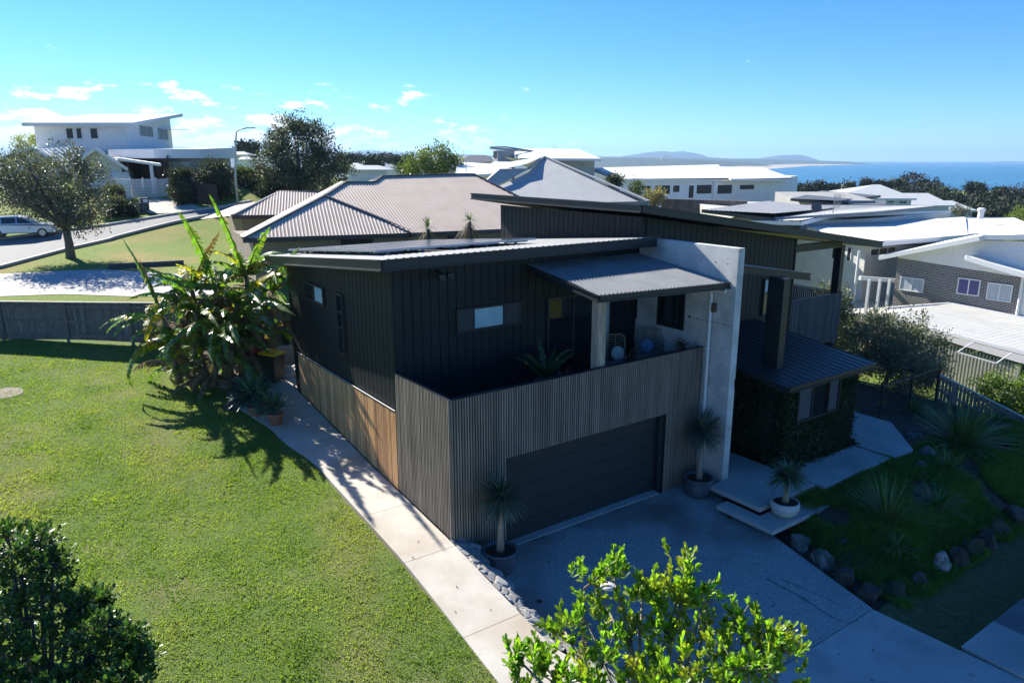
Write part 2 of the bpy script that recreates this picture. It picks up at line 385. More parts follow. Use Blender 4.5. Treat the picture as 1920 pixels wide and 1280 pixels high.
mb.box(7.49,15.64,12.955,13.1,3.976,3.99);mb.box(7.49,7.63,13.1,15.62,3.976,3.99)
mb.build('screen_backing',M['blackmetal'],scr)
mb=MB();slats(mb,(7.535,15.62),(7.535,22.62),(-1,0),lambda s:zpath(15.6+s)+.03,cz(2.95))
scr=mb.build('slat_screen',M['slatorange'],house);tag(scr,'warm orange timber slat cladding along the side path')
mb=MB();mb.box(7.5,7.535,15.63,22.62,1.0,2.94)
mb.box(7.48,7.565,15.62,22.64,2.955,2.985);mb.build('screen_backing',M['blackmetal'],scr)
# white metal flashing teeth under the cladding
mb=MB();mb.box(7.475,7.5,15.64,22.66,2.987,2.995);mb.build('flashing',M['white'],scr)
# garage door
mb=MB()
for k in range(5): mb.box(9.0,14.3,13.19,13.215,.46*k+.006,.46*(k+1)-.006)
mb.box(8.99,14.31,13.215,13.24,0,2.31)
gd=mb.build('garage_door',mk('garage_door_paint',(.017,.02,.024),(.024,.027,.03),2,.5,stretch=(1,1,12)),house)
mb=MB();mb.box(14.14,14.3,13.06,13.19,0,2.305);mb.box(9.0,9.06,13.06,13.19,0,2.305);mb.build('jamb',M['blackmetal'],gd)
mb=MB();mb.box(9.0,14.14,12.94,13.187,-.01,.018);mb.build('threshold',M['slab'],gd)
# timber post under the awning roof
mb=MB();mb.box(11.86,12.12,13.12,13.38,2.965,5.82);mb.build('timber_post',mk('bleached_hardwood',(.25,.2,.15),(.5,.42,.33),4,.85,stretch=(5,5,.5),bump=.3),house,bevel=.012)
# dark entry pillar
mb=MB();mb.box(17.83,18.12,12.1,12.62,.2,5.78);mb.build('pillar',M['blackmetal'],house)
# creeper clad entry room
mb=MB();mb.box(17.9,21.15,11.7,15.55,.1,2.98);mb.box(16.0,17.9,14.4,15.5,.1,3.2);mb.build('entry_room_wall',M['black'],house)
w=window(house,(18.15,11.7,1.62),(1,0,0),(0,-1,0),2.12,1.13,(.72,1.55),dep=.2,rec=.12)
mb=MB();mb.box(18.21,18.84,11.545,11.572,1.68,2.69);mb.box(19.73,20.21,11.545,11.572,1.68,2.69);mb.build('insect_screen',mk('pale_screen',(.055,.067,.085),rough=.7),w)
w=window(house,(21.75,15.6,3.66),(1,0,0),(0,-1,0),.46,1.32,(),hs=(.8,),glass=M['glassbright'])
mb=MB();mb.box(21.81,22.15,15.555,15.568,4.5,4.92);mb.build('painted_sky',painted_sky,w)  # added pale panel, colour stands in for sky showing through this pane
# rear deck
mb=MB();mb.box(23.52,26.78,15.66,22.5,2.7,2.95);mb.build('deck_floor',M['blackmetal'],house)
mb=MB();slats(mb,(23.53,15.62),(26.78,15.62),(0,-1),lambda s:2.55-.19*s,cz(3.97),pitch=.062,w=.045)
slats(mb,(26.8,15.62),(26.8,22.4),(1,0),cz(2.6),cz(3.95),pitch=.09,w=.045)
dk=mb.build('deck_screen',mk('dark_grey_timber',(.05,.055,.065),(.1,.105,.12),2,.8,island=.25,stretch=(9,9,.7)),house)
mb=MB();mb.box(23.52,26.84,15.57,15.66,3.975,4.0);mb.box(26.77,26.85,15.66,22.4,3.975,4.0);mb.build('rail',M['blackmetal'],dk)
for y in (15.66,22.1): mb=MB();mb.box(26.55,26.8,y,y+.29,-2,5.82);mb.build('deck_post',M['blackmetal'],house)
mb=MB();mb.box(23.5,26.54,15.66,15.8,5.75,6.02);mb.build('deck_beam',M['blackmetal'],house)
# downpipe, wall lamp, floodlight
mb=MB();mb.tube([(15.57,12.75,5.62),(15.57,12.75,.05)],.045,10);mb.tube([(15.57,12.75,5.6),(15.57,12.3,5.62),(15.57,12.28,5.8)],.045,10)
for z in (1.0,2.85,3.98): mb.box(15.51,15.64,12.69,12.81,z,z+.025)
mb.build('downpipe',M['white'],house)
mb=MB();mb.box(15.54,15.645,12.6,12.72,5.02,5.26);mb.build('wall_lamp',mk('bronze',(.13,.07,.06),rough=.5),house)
mb=MB();mb.bar((8.75,15.62,6.36),(8.75,15.3,6.3),.05,.05);mb.box(8.6,8.78,15.2,15.34,6.18,6.32);mb.box(8.84,9.0,15.2,15.34,6.22,6.34);mb.build('floodlight',M['blackmetal'],house)
# solar panels
cell=mk('solar_cells',(.025,.03,.045),(.04,.045,.06),1,.12,spec=.8);alu=mk('panel_aluminium',(.35,.4,.48),rough=.35,metal=.8)
def panel(X,Y,first=[None]):
    zt=zroof(Y)+.16
    if first[0] is None:
        t=thing('solar_panel',(X,Y,zt),'solar panel lying flat in the array on the low grey roof','solar panel','solar panels on the low roof')
        s=-.093
        q=lambda x0,x1,y0,y1,za,zb:([(X+x0,Y+y0,zt+za+s*y0),(X+x1,Y+y0,zt+za+s*y0),(X+x1,Y+y1,zt+za+s*y1),(X+x0,Y+y1,zt+za+s*y1)],[(X+x0,Y+y0,zt+zb+s*y0),(X+x1,Y+y0,zt+zb+s*y0),(X+x1,Y+y1,zt+zb+s*y1),(X+x0,Y+y1,zt+zb+s*y1)])
        m=MB();m.hexa(*q(.01,.98,.01,1.63,.0,.036));m.build('cells',cell,t)
        m=MB()
        for a in ((0,.99,0,.012),(0,.99,1.628,1.64),(0,.012,.012,1.628),(.978,.99,.012,1.628)): m.hexa(*q(*a,-.012,.04))
        m.build('frame',alu,t)
        m=MB();m.hexa(*q(.1,.9,.3,.34,-.06,-.013));m.hexa(*q(.1,.9,1.3,1.34,-.06,-.013));m.hexa(*q(.45,.52,.29,.35,-.16,-.061));m.hexa(*q(.45,.52,1.29,1.35,-.16,-.061));m.build('rail',alu,t)
        first[0]=t
    else: dup(first[0]).location=(X,Y,zt)
for j in range(4):
    for i in range(5): panel(7.75+i*1.01,16.9+j*1.68)
# ------------------------------------------------------------------ balcony furniture
cane=mk('pale_rattan',(.2,.14,.09),(.3,.22,.15),20,.6)
seatm=mk('blue_grey_cushion',(.2,.21,.27),(.25,.26,.32),8,.9)
def armchair(label):
    t=thing('rattan_armchair',(0,0,0),label,'armchair','rattan armchairs on the balcony')
    m=MB()
    # side loops, back loop
    for s in (-1,1):
        m.tube([(.34*s,-.32,.36),(.4*s,-.36,.5),(.4*s,-.28,.6),(.39*s,0,.62),(.36*s,.25,.55),(.33*s,.32,.36)],.016,6)
        m.tube([(.3*s,-.3,.0),(.33*s,-.32,.36)],.016,6);m.tube([(.28*s,.34,0),(.32*s,.32,.36)],.016,6)
    m.tube([(-.33,-.32,.36),(.33,-.32,.36),(.33,.32,.36),(-.33,.32,.36),(-.33,-.32,.36)],.018,6)
    b=[(-.3,.3,.36),(-.36,.42,.8),(-.36,.46,1.0),(-.28,.48,1.06),(.28,.48,1.06),(.36,.46,1.0),(.36,.42,.8),(.3,.3,.36)]
    m.tube(b,.018,6)
    for k in range(11): z=.45+k*.055;m.tube([(-.34,.3+(z-.36)*.26,z),(.34,.3+(z-.36)*.26,z)],.009,5)
    for x in (-.12,.12): m.tube([(x,.3,.36),(x,.47,1.05)],.01,5)
    m.build('frame',cane,t,True)
    m=MB();m.lathe([(.0,.37),(.27,.37),(.33,.4),(.33,.44),(.27,.47),(.0,.475)],(0,0,0),20);m.build('seat_cushion',seatm,t,True)
    return t
a=armchair('rattan armchair beside the timber post with a cream round pillow');a.location=(13.75,14.35,2.965);a.rotation_euler=(0,0,R(-18));a.scale=(1.2,1.2,1.15)
b=dup(a);tag(b,'rattan armchair against the concrete wall with a blue round pillow');b.location=(15.0,14.45,2.965);b.rotation_euler=(0,0,R(-50));b.scale=(1.2,1.2,1.15)
def pillow(loc,mat,label,rx,rz):
    m=MB();m.lathe([(0.0,-.075),(.12,-.07),(.19,-.03),(.205,0),(.19,.03),(.12,.07),(0,.075)],(0,0,0),22)
    o=m.build('round_pillow',mat,None,True);o.location=loc;o.rotation_euler=(rx,0,rz)
    tag(o,label,'pillow')
pillow((13.86,14.5,3.74),mk('cream_fabric',(.5,.47,.4),(.56,.53,.46),20,.9),'cream round pillow propped on the rattan armchair by the post',R(75),R(-18))
pillow((15.14,14.62,3.74),mk('blue_fabric',(.12,.2,.34),(.16,.25,.4),20,.9),'blue round pillow propped on the rattan armchair by the concrete wall',R(75),R(-50))
t=thing('side_table',(14.4,14.95,2.965),'small round pale side table between the rattan armchairs','side table')
m=MB();m.lathe([(0,.46),(.22,.46),(.23,.475),(.22,.49),(0,.49)],(14.4,14.95,2.965),22);m.build('table_top',M['potwhite'],t,True)
for k in range(3):
    m=MB();an=k*2.094;m.tube([(14.4+.06*math.cos(an),14.95+.06*math.sin(an),3.42),(14.4+.17*math.cos(an),14.95+.17*math.sin(an),2.965)],.012,6);m.build('leg',M['blackmetal'],t)
# ================================================================== GROUND NEAR THE HOUSE
def zlawn(X,Y):
    return zpath(Y)+.012*(6-X)*0
M['lawn']=mk('lawn_turf',(.07,.14,.016),(.15,.215,.04),9,.95,bump=1,bscale=40,bdist=.06,c3=(.2,.2,.075),s3=.5)
M['grassfar']=mk('verge_turf',(.1,.17,.018),(.2,.26,.04),9,.95,bump=1,bscale=18,bdist=.1,c3=(.28,.23,.07),s3=.22)
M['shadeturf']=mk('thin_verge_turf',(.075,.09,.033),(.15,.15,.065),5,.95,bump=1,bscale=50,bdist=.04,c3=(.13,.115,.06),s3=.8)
def sheet(name,xs,ys,zf,mat,skirt=.5):
    """xs: function of y giving left and right limits, ys list"""
    mb=MB();n=8;rows=[]
    for y in ys:
        a,b=xs(y);rows.append([mb.v((a+(b-a)*k/n,y,zf(a+(b-a)*k/n,y))) for k in range(n+1)])
    for A,B in zip(rows,rows[1:]):
        for k in range(n): mb.f((A[k],A[k+1],B[k+1],B[k]))
    # skirt round the edge
    ring=[r[0] for r in rows][::-1]+rows[0][1:]+[r[-1] for r in rows[1:]]+rows[-1][-2:0:-1]
    low=[]
    for i in ring:
        p=mb.V[i];mb.V.append((p[0],p[1],p[2]-skirt));low.append(len(mb.V)-1)
    for k in range(len(ring)): mb.f((ring[k],low[k],low[(k+1)%len(ring)],ring[(k+1)%len(ring)]))
    return tag(mb.build(name,mat),kind='structure')
FD=26.5
def yfence(X): # the back fence keeps a constant distance ahead of the viewpoint
    return (FD-X*math.sin(YAW))/math.cos(YAW)
sheet('lawn',lambda y:(-26,6.16),[-4+.5*k for k in range(72)]+[32.3],zlawn,M['lawn'])
def pathslabs():
    mb=MB();js=[2.0,4.3,6.2,8.25,10.28,12.78,14.9,17.0,19.1,21.2,23.2]
    for a,b in zip(js,js[1:]):
        b-=.012;n=6;ys=[a+(b-a)*k/n for k in range(n+1)]
        for p,q in zip(ys,ys[1:]):
            def e(y): return (6.1+.1*sst(8,13,y)-.35*sst(17.5,20,y)-.5*sst(20,23,y), 7.45 if y>9.3 else 7.45+.32*sst(9.3,8.4,y)-.25*sst(7.5,5,y))
            (a0,b0),(a1,b1)=e(p),e(q);zp_,zq=zpath(p)+.035,zpath(q)+.035
            mb.hexa([(a0,p,zp_-.2),(b0,p,zp_-.2),(b1,q,zq-.2),(a1,q,zq-.2)],[(a0,p,zp_),(b0,p,zp_),(b1,q,zq),(a1,q,zq)])
    return tag(mb.build('path',M['path']),kind='structure')
pathslabs()
# driveway
agg=mk('exposed_aggregate',(.13,.145,.155),(.47,.485,.49),32,.75,bump=.3,bscale=90,rim=(.32,.68),c3=(.16,.15,.135),s3=.42)
def drive_left(y): return 7.6 if y>9 else 7.6-.4*sst(9,6,y)
sheet('driveway',lambda y:(drive_left(y),14.26+(y-6.82)*.235 if y<11.4 else 15.34),[6.83+.12*k for k in range(52)],lambda x,y:zdrive(y),agg,.3)
sheet('driveway_crossover',lambda y:(7.2,14.24+.13*(6.8-y)),[1.5+.27*k for k in range(20)]+[6.81],lambda x,y:zdrive(y),M['slab'],.3)
mb=MB();
stain=mk('damp_stain',(.1,.105,.112),(.24,.255,.27),14,.7)
def smear(pts,w,name='driveway_stain'):
    mb=MB();rows=[]
    for i,(x,y) in enumerate(pts):
        for s_ in range(1): pass
    P=[]
    for (a,b),(c,d) in zip(pts,pts[1:]):
        for k in range(12): P.append((a+(c-a)*k/12,b+(d-b)*k/12))
    for i,(x,y) in enumerate(P):
        ww=w*(.35+.9*abs(mnoise.noise((x*3,y*3,1))))*(1.6 if i<8 else 1)*(1 if i<len(P)-6 else .5);ox=.05*mnoise.noise((x*4,y*4,5))
        rows.append((mb.v((x+ox-ww,y+.3*ww,zdrive(y)+.004)),mb.v((x+ox+ww,y-.3*ww,zdrive(y)+.004))))
    for a,b in zip(rows,rows[1:]): mb.f((a[0],a[1],b[1],b[0]))
    tag(mb.build(name,stain),kind='structure')
smear([(13.25,8.75),(13.3,8.0),(13.25,7.3),(13.3,6.86)],.07);smear([(13.5,8.6),(13.75,7.6),(13.9,6.9)],.03)
for (X,Y,lb) in ((8.4,10.9,'round steel light set in the driveway beside the stone edging'),(14.75,11.0,'round steel light set in the driveway near the porch steps')):
    t=thing('driveway_light',(X,Y,zdrive(Y)),lb,'ground light','lights set in the driveway')
    m=MB();m.lathe([(.05,.004),(.075,.004),(.075,.016),(.05,.016),(.05,.004)],(X,Y,zdrive(Y)),18);m.build('rim',mk('steel_ring',(.3,.3,.3),rough=.4,metal=.7),t)
    m=MB();m.lathe([(.0,.003),(.05,.003),(.05,.01),(0,.012)],(X,Y,zdrive(Y)),18);m.build('lens',M['glass'],t)
# stone edging between path and driveway: a sloping face of set stones
def stone_edge():
    n=260;k=34;Y=np.linspace(13.0,9.15,n);
    pts=NR.uniform(size=(74,2))*np.array([4.4,.9])+np.array([8.9,-.05])
    V=np.zeros((n,k,3));att=np.zeros((n,k))
    for i,y in enumerate(Y):
        zb=zdrive(y)
        for j in range(k):
            s=j/(k-1);xr=8.02-.3*(13-y)/3.8+.05*math.sin(y*5.1)+.04*math.sin(y*13);q=np.array([y,s*.8])
            dd=np.sqrt(((pts-q)**2).sum(1));o=np.argsort(dd)[:2]
            e=dd[o[1]]-dd[o[0]]
            h=.028*min(1,max(0,(e-.02)/.035))
            t=min(1,s/.72);x=7.455+(xr-7.455)*t;top=zpath(y)+.02-.1*t-.22*max(0,t-.75)+.018*math.sin(o[0]*7.1)*(e>.02)
            z=top if s<=.72 else top+(zb-.05-top)*(s-.72)/.28
            V[i,j]=(x+h*(.9 if s>.72 else .1),y,z+h*(.1 if s>.72 else .9));att[i,j]=0 if e<.026 else .2+.8*((o[0]*37)%10)/10
    I=np.arange(n*k).reshape(n,k);F=np.stack([I[:-1,:-1],I[:-1,1:],I[1:,1:],I[1:,:-1]],-1).reshape(-1,4)
    m,t,b,out=nodes('set_stone');a=t.nodes.new('ShaderNodeAttribute');a.attribute_name='stone'
    cr=t.nodes.new('ShaderNodeValToRGB');e=cr.color_ramp.elements;e[0].color=(.4,.375,.33,1);e[0].position=.1;e[1].position=.2;e[1].color=(.12,.13,.145,1)
    e=cr.color_ramp.elements.new(1);e.color=(.3,.31,.33,1)
    t.links.new(a.outputs['Fac'],cr.inputs['Fac']);t.links.new(cr.outputs['Color'],b.inputs['Base Color']);b.inputs['Roughness'].default_value=.9
    o=npmesh('stone_edging',V.reshape(-1,3),F,m)
    at_=o.data.attributes.new('stone','FLOAT','POINT');at_.data.foreach_set('value',att.ravel().astype(np.float32))
    tag(o,'sloping edging of grey stones set in mortar beside the path','stone edging')
stone_edge()
# stepped porch slabs
def slab(name,poly,z,h,label):
    mb=MB();mb.prism([(x,y,z-h) for x,y in poly],h);o=mb.build(name,M['slab'],None,bevel=.01)
    return tag(o,label,'concrete slab','porch slabs')
slab('porch_slab',[(15.93,12.0),(15.1,12.0),(15.1,10.36),(17.52,10.36),(17.52,14.3),(15.93,14.3)],.34,.13,'floating porch slab at the foot of the concrete fin wall')
slab('porch_step',[(14.62,11.35),(14.62,9.62),(17.75,9.62),(17.75,10.32),(15.05,10.32),(15.05,11.35)],.16,.12,'lowest concrete step slab, carrying the pale bowl planter')
slab('porch_slab',[(17.62,10.14),(21.05,10.14),(21.05,11.66),(17.62,11.66)],.34,.13,'long pale concrete slab along the front of the creeper wall')
slab('porch_slab',[(21.2,10.1),(22.28,10.1),(24.1,11.75),(24.1,13.35),(21.2,13.35)],.34,.13,'angled concrete slab running to the black pool fence')
# front garden bed, verge and footpath
def zbed(X,Y):
    e=min(1,max(0,(X-15.0)/2.0))*min(1,max(0,(Y-6.6)/1.8))
    return -.42+.55*sst(0,1,e)+.1*mnoise.noise((X*.7,Y*.7,0))
def bed_edge(Y): return 14.5+(Y-6.82)*.235 if Y<11 else 15.4
sheet('garden_bed',lambda y:(bed_edge(y)+.05,28.3),[6.5+.3*k for k in range(33)],zbed,M['mulch'],.6)
sheet('verge',lambda y:(14.36,34),[5.2,5.6,6.0,6.4,6.8],lambda x,y:-.4+.01*(y-5.2)+0*x,M['shadeturf'],.3)
sheet('verge',lambda y:(14.95,34),[1.5,2.2,3,3.6,3.98],lambda x,y:-.44,M['shadeturf'],.3)
slate=mk('dark_paver',(.09,.095,.105),(.14,.145,.155),2,.8)
for X0,X1,mm in ((14.62,16.02,M['slab']),(16.03,17.95,slate),(17.96,19.9,M['slab']),(19.91,21.9,slate),(21.91,23.9,M['slab']),(23.91,34,slate)):
    mb=MB();mb.box(X0,X1,4.0,5.19,-.6,-.385);tag(mb.build('footpath',mm),kind='structure')
# ------------------------------------------------------------------ plants: shared builders
def leafmat(name,c,isl=.35,transl=.3,rough=.45,spec=.4): return mk(name,c,rough=rough,island=isl,transl=transl,spec=spec)
def blades(c,n,L,W,e0,e1,droop,seg=5,r0=.03,Lv=.25,az=None,zoff=0):
    c=np.asarray(c,float);A=NR.uniform(0,6.2832,n) if az is None else np.asarray(az);E=np.radians(NR.uniform(e0,e1,n));LL=L*NR.uniform(1-Lv,1+Lv*.4,n);dr=np.radians(droop*NR.uniform(.5,1.3,n))
    H=np.stack([np.cos(A),np.sin(A),0*A],1);S=np.stack([-np.sin(A),np.cos(A),0*A],1)
    p=c+H*r0*NR.uniform(0,1,(n,1))+np.array([0,0,1])*NR.uniform(-1,1,(n,1))*zoff;rows=[]
    for k in range(seg+1):
        t=k/seg;w=W*min(1,.55+t*2.2)*(1-t)**.55 if t<1 else W*.05
        d=S*w*.5
        rows.append(np.stack([p+d,p-d],1))
        e=E-dr*t
        step=(H*np.cos(e)[:,None]+np.array([0,0,1])*np.sin(e)[:,None])*(LL/seg)[:,None]
        p=p+step
    V=np.stack(rows,1) # n,seg+1,2,3
    I=np.arange(n*(seg+1)*2).reshape(n,seg+1,2)
    F=np.stack([I[:,:-1,0],I[:,:-1,1],I[:,1:,1],I[:,1:,0]],-1).reshape(-1,4)
    return V.reshape(-1,3),F
def join(parts):
    Vs=[];Fs=[];o=0
    for V,F in parts: Vs.append(V);Fs.append(F+o);o+=len(V)
    return np.concatenate(Vs),np.concatenate(Fs)
def bark_tube(name,pts,rad,parent,mat=None,n=10):
    mb=MB();mb.tube(pts,rad,n);return mb.build(name,mat or M['bark'],parent,True)
drac=leafmat('dracaena_leaf',(.075,.115,.095),.4,.15,.5)
drac2=leafmat('soft_yucca_leaf',(.1,.15,.095),.4,.2,.5)
def palm(loc,h,hr,label,pot='pot',nb=330,mat=None,droop=35,potr=.4,poth=.52,bowl=False,e0=-45):
    t=thing('potted_palm',loc,label,'potted plant','potted spiky palms')
    x,y,z=loc
    m=MB()
    if bowl: prof=[(0,0),(.2,0),(.3,.06),(potr,.24),(potr-.02,.38),(potr-.05,.385),(potr-.06,.32),(0,.32)]
    else: prof=[(0,0),(potr*.72,0),(potr*.86,.12),(potr*.97,poth*.7),(potr*.96,poth-.05),(potr*1.01,poth-.04),(potr*1.01,poth),(potr*.9,poth),(potr*.88,poth-.08),(0,poth-.08)]
    m.lathe(prof,loc,36);p=m.build('pot',M['potwhite'] if bowl else M['pot'],t,True)
    zs=.33 if bowl else poth-.07
    m=MB();m.lathe([(0,0),(potr*.84,0),(potr*.8,.012),(0,.03)],(x,y,z+zs),24);m.build('soil',M['soil'],p)
    bark_tube('trunk',[(x,y,z+zs),(x+.02,y,z+zs+(h-zs)*.5),(x+.05,y+.02,z+h)],[.1,.06,.055],t,mk('smooth_palm_bark',(.2,.17,.14),(.32,.28,.23),14,.9,stretch=(1,1,3)))
    V,F=blades((x+.05,y+.02,z+h),nb,hr,.05,e0,88,droop,5,.05,zoff=.09)
    npmesh('leaves',V,F,mat or drac,t);return t
palm((8.35,12.3,-.02),1.72,.68,'potted spiky palm in blue-grey pot between stone edging and garage door')
palm((15.02,12.32,-.02),1.82,.68,'potted spiky palm in blue-grey pot against the concrete fin wall')
palm((15.62,10.0,.16),.95,.62,'potted soft-leaved palm in a pale stone bowl on the lowest step',bowl=True,potr=.37,nb=300,mat=drac2,droop=95,e0=5)
# flax-like clumps in the bed
flax=leafmat('flax_leaf',(.085,.14,.05),.45,.2,.5)
def clump(loc,n,L,W,label,e0=20,droop=40,mat=None,name='flax_clump',cat='plant',grp='strappy plants in the garden bed'):
    V,F=blades(loc,n,L,W,e0,86,droop,6,.22);o=npmesh(name,V,F,mat or flax);return tag(o,label,cat,grp)
clump((24.3,9.6,.1),240,1.75,.06,'largest strappy flax clump, by the timber boundary fence')
clump((17.5,8.3,0),110,1.35,.045,'slender upright flax clump in the middle of the green groundcover',35,30)
clump((26.3,12.0,.15),130,.9,.035,'low tufted flax clump just inside the black pool fence',10,70)
clump((19.4,8.0,.1),70,.8,.035,'short arching flax tuft between the slender clump and the low brown boulder',15,60)
clump((21.9,8.9,.1),70,.9,.035,'mid-sized flax tuft below the angled slab boulders',20,50)
clump((16.6,7.6,0),60,.55,.03,'small flax tuft near the verge corner of the bed',15,60)
clump((25.6,11.0,.12),90,.8,.03,'small dark flax tuft beside the angled slab',10,70)
# boulders
def boulder(loc,s,label,mat=None,flat=.75):
    bm=bmesh.new();bmesh.ops.create_icosphere(bm,subdivisions=4,radius=1)
    sd=rnd.uniform(0,90);pl=[(Vector((rnd.gauss(0,1),rnd.gauss(0,1),rnd.gauss(0,.8))).normalized(),rnd.uniform(.5,.82)) for _ in range(13)]
    for v in bm.verts:
        p=v.co.copy()
        for n,dv in pl:
            e=p.dot(n)-dv
            if e>0: p-=n*e*.97
        p*=1+.16*mnoise.noise(p*1.6+Vector((sd,0,0)))+.07*mnoise.noise(p*4+Vector((0,sd,0)))+.03*mnoise.noise(p*11)
        v.co=Vector((p.x*s[0]*.86,p.y*s[1]*.86,p.z*s[2]))
    me=bpy.data.meshes.new('boulder');bm.to_mesh(me);bm.free();me.materials.append(mat or M['rock'])
    o=link('boulder',me,None,True);o.location=(loc[0],loc[1],loc[2]-.17);o.rotation_euler=(rnd.uniform(-.2,.2),rnd.uniform(-.2,.2),rnd.uniform(0,6))
    return tag(o,label,'boulder','boulders round the garden bed')
BL=[((15.28,9.25,-.05),(.42,.38,.36),'pale pointed boulder at the driveway edge nearest the porch step',0),
((15.0,8.5,-.1),(.4,.33,.3),'grey rounded boulder second along the driveway edge from the porch step',0),
((14.75,7.75,-.12),(.42,.36,.3),'mossy boulder third along the driveway edge from the porch step',1),
((14.75,7.15,-.16),(.36,.34,.27),'dark low boulder where driveway, bed and verge meet',1),
((15.3,6.85,-.16),(.34,.3,.26),'small brown boulder half buried beside the verge corner',1),
((16.15,6.78,-0.22),(.33,.3,.3),'brown boulder under trailing groundcover on the verge edge',1),
((17.15,6.72,-0.10),(.24,.27,.42),'tall white-streaked boulder standing on the verge edge',2),
((17.75,6.72,-0.18),(.4,.33,.38),'brown boulder right beside the tall white-streaked one',1),
((18.5,6.7,-0.16),(.42,.35,.42),'bulky boulder mid-way along the verge row',1),
((19.3,6.7,-0.14),(.4,.35,.42),'weathered boulder beyond the bulky one on the verge row',1),
((20.2,6.75,-0.13),(.45,.35,.42),'broad boulder toward the far end of the verge row',1),
((21.2,6.8,-0.13),(.45,.38,.4),'end boulder of the verge row beside rough grass',1),
((16.55,9.0,.0),(.36,.33,.32),'dark boulder under the bowl planter step',1),
((17.3,9.2,.05),(.34,.3,.34),'streaked boulder behind the slender flax clump',0),
((15.95,8.6,-.02),(.34,.3,.28),'small mossy boulder between step and groundcover',1),
((21.5,9.5,.12),(.42,.38,.4),'grey veined boulder below the corner of the angled slab',0),
((22.6,9.9,.15),(.5,.42,.45),'bluish boulder between angled slab and large flax',0),
((24.0,11.0,.15),(.55,.42,.3),'low bluish slab-like boulder beside the angled slab edge',0),
((23.2,8.3,.08),(.4,.38,.32),'grey boulder on the fence side of the bed below the large flax',0),
((20.2,8.6,.05),(.6,.45,.26),'low brown boulder sunk in the groundcover',1)]
white_rock=mk('white_streaked_rock',(.07,.07,.075),(.33,.33,.33),6,.85,bump=.6,bscale=9)
for p,s,l,k in BL: boulder(p,s,l,(M['rock'],M['darkrock'],white_rock)[k])
# groundcover and turf blades
def tufts(name,n,X0,X1,Y0,Y1,zf,mat,h,w,keep=None,label=None,patchy=False):
    X=NR.uniform(X0,X1,n);Y=NR.uniform(Y0,Y1,n)
    if keep is not None: k=keep(X,Y);X=X[k];Y=Y[k]
    n=len(X);Z=np.array([zf(x,y) for x,y in zip(X,Y)])-.008
    P=np.stack([X,Y,Z],1);A=NR.uniform(0,6.283,n);S=np.stack([np.cos(A),np.sin(A),0*A],1)*(w*NR.uniform(.5,1.2,n))[:,None]
    T=np.stack([NR.normal(0,.6,n),NR.normal(0,.6,n),np.ones(n)],1)*(h*NR.uniform(.5,1.25,n))[:,None]
    if patchy:
        g=fbm(X,Y,1.1,9)*.55+fbm(X,Y,5.0,2)*.45;T=T*np.clip(1+1.0*g,.6,1.6)[:,None]
    V=np.stack([P-S,P+S,P+T],1).reshape(-1,3);F=np.arange(n*3).reshape(-1,3)
    o=npmesh(name,V,F,mat);tag(o,kind='stuff')
    if label:o['label']=label
    return o
def fbm(X,Y,f,o=0): return np.array([mnoise.noise((x*f+o,y*f,0)) for x,y in zip(X,Y)])
gmat=mk('grass_blades',(.095,.165,.02),(.215,.27,.06),1.3,.7,island=.32,transl=.4,c3=(.25,.265,.085),s3=.55,stretch=(1,.45,1))
def vis(X,Y):  # denser close to the viewpoint
    d=X*math.sin(YAW)+Y*math.cos(YAW)
    return (NR.uniform(size=len(X))<np.clip(17/np.maximum(d,1),0,1)**1.3)&(Y<(FD-.05-X*math.sin(YAW))/math.cos(YAW))&(X>-.75*Y+3)
tufts('grass',600000,-14,6.13,7,32,zlawn,gmat,.05,.013,lambda X,Y:vis(X,Y)&((X<6.1)|(NR.uniform(size=len(X))<.8)),'short mown lawn grass beside the path',True)
gc=mk('groundcover_leaf',(.06,.135,.022),(.115,.2,.036),3,.8,island=.45,transl=.25)
tufts('groundcover',190000,14.9,28,6.45,10.3,lambda x,y:zbed(x,y)+.0,gc,.2,.022,lambda X,Y:(fbm(X,Y,.75,3)>-.27)&(X>14.95+(Y-6.8)*.235),'fine green groundcover spreading over the bed')
tufts('verge_grass',60000,14.4,24,5.2,6.9,lambda x,y:-.4,mk('verge_blades',(.06,.075,.025),rough=.8,island=.4,transl=.25),.03,.01,None,'thin shaded grass on the street verge')
def litter():
    n=420;X=NR.uniform(7.9,14.2,n);Y=NR.uniform(4.5,12.8,n);k=(np.abs(NR.normal(0,1,n))>.9)|(Y>12.2)|(X<8.3);X,Y=X[k],Y[k]
    Z=np.array([zdrive(y)+.008 for y in Y]);m=7;Xp=NR.uniform(6.2,7.4,m);Yp=NR.uniform(5,22,m);Zp=np.array([zpath(y)+.043 for y in Yp])
    P=np.stack([np.concatenate([X,Xp]),np.concatenate([Y,Yp]),np.concatenate([Z,Zp])],1);n=len(P)
    D=unit(np.stack([NR.normal(size=n),NR.normal(size=n),np.abs(NR.normal(0,.15,n))],1));V,F=leaves(P,D,NR.uniform(.04,.09,n),NR.uniform(.02,.04,n))
    o=npmesh('leaf_litter',V,F,leafmat('fallen_leaf',(.13,.1,.05),.5,.1,.8));tag(o,'dry fallen leaves lying on the driveway and path',kind='stuff')
litter()
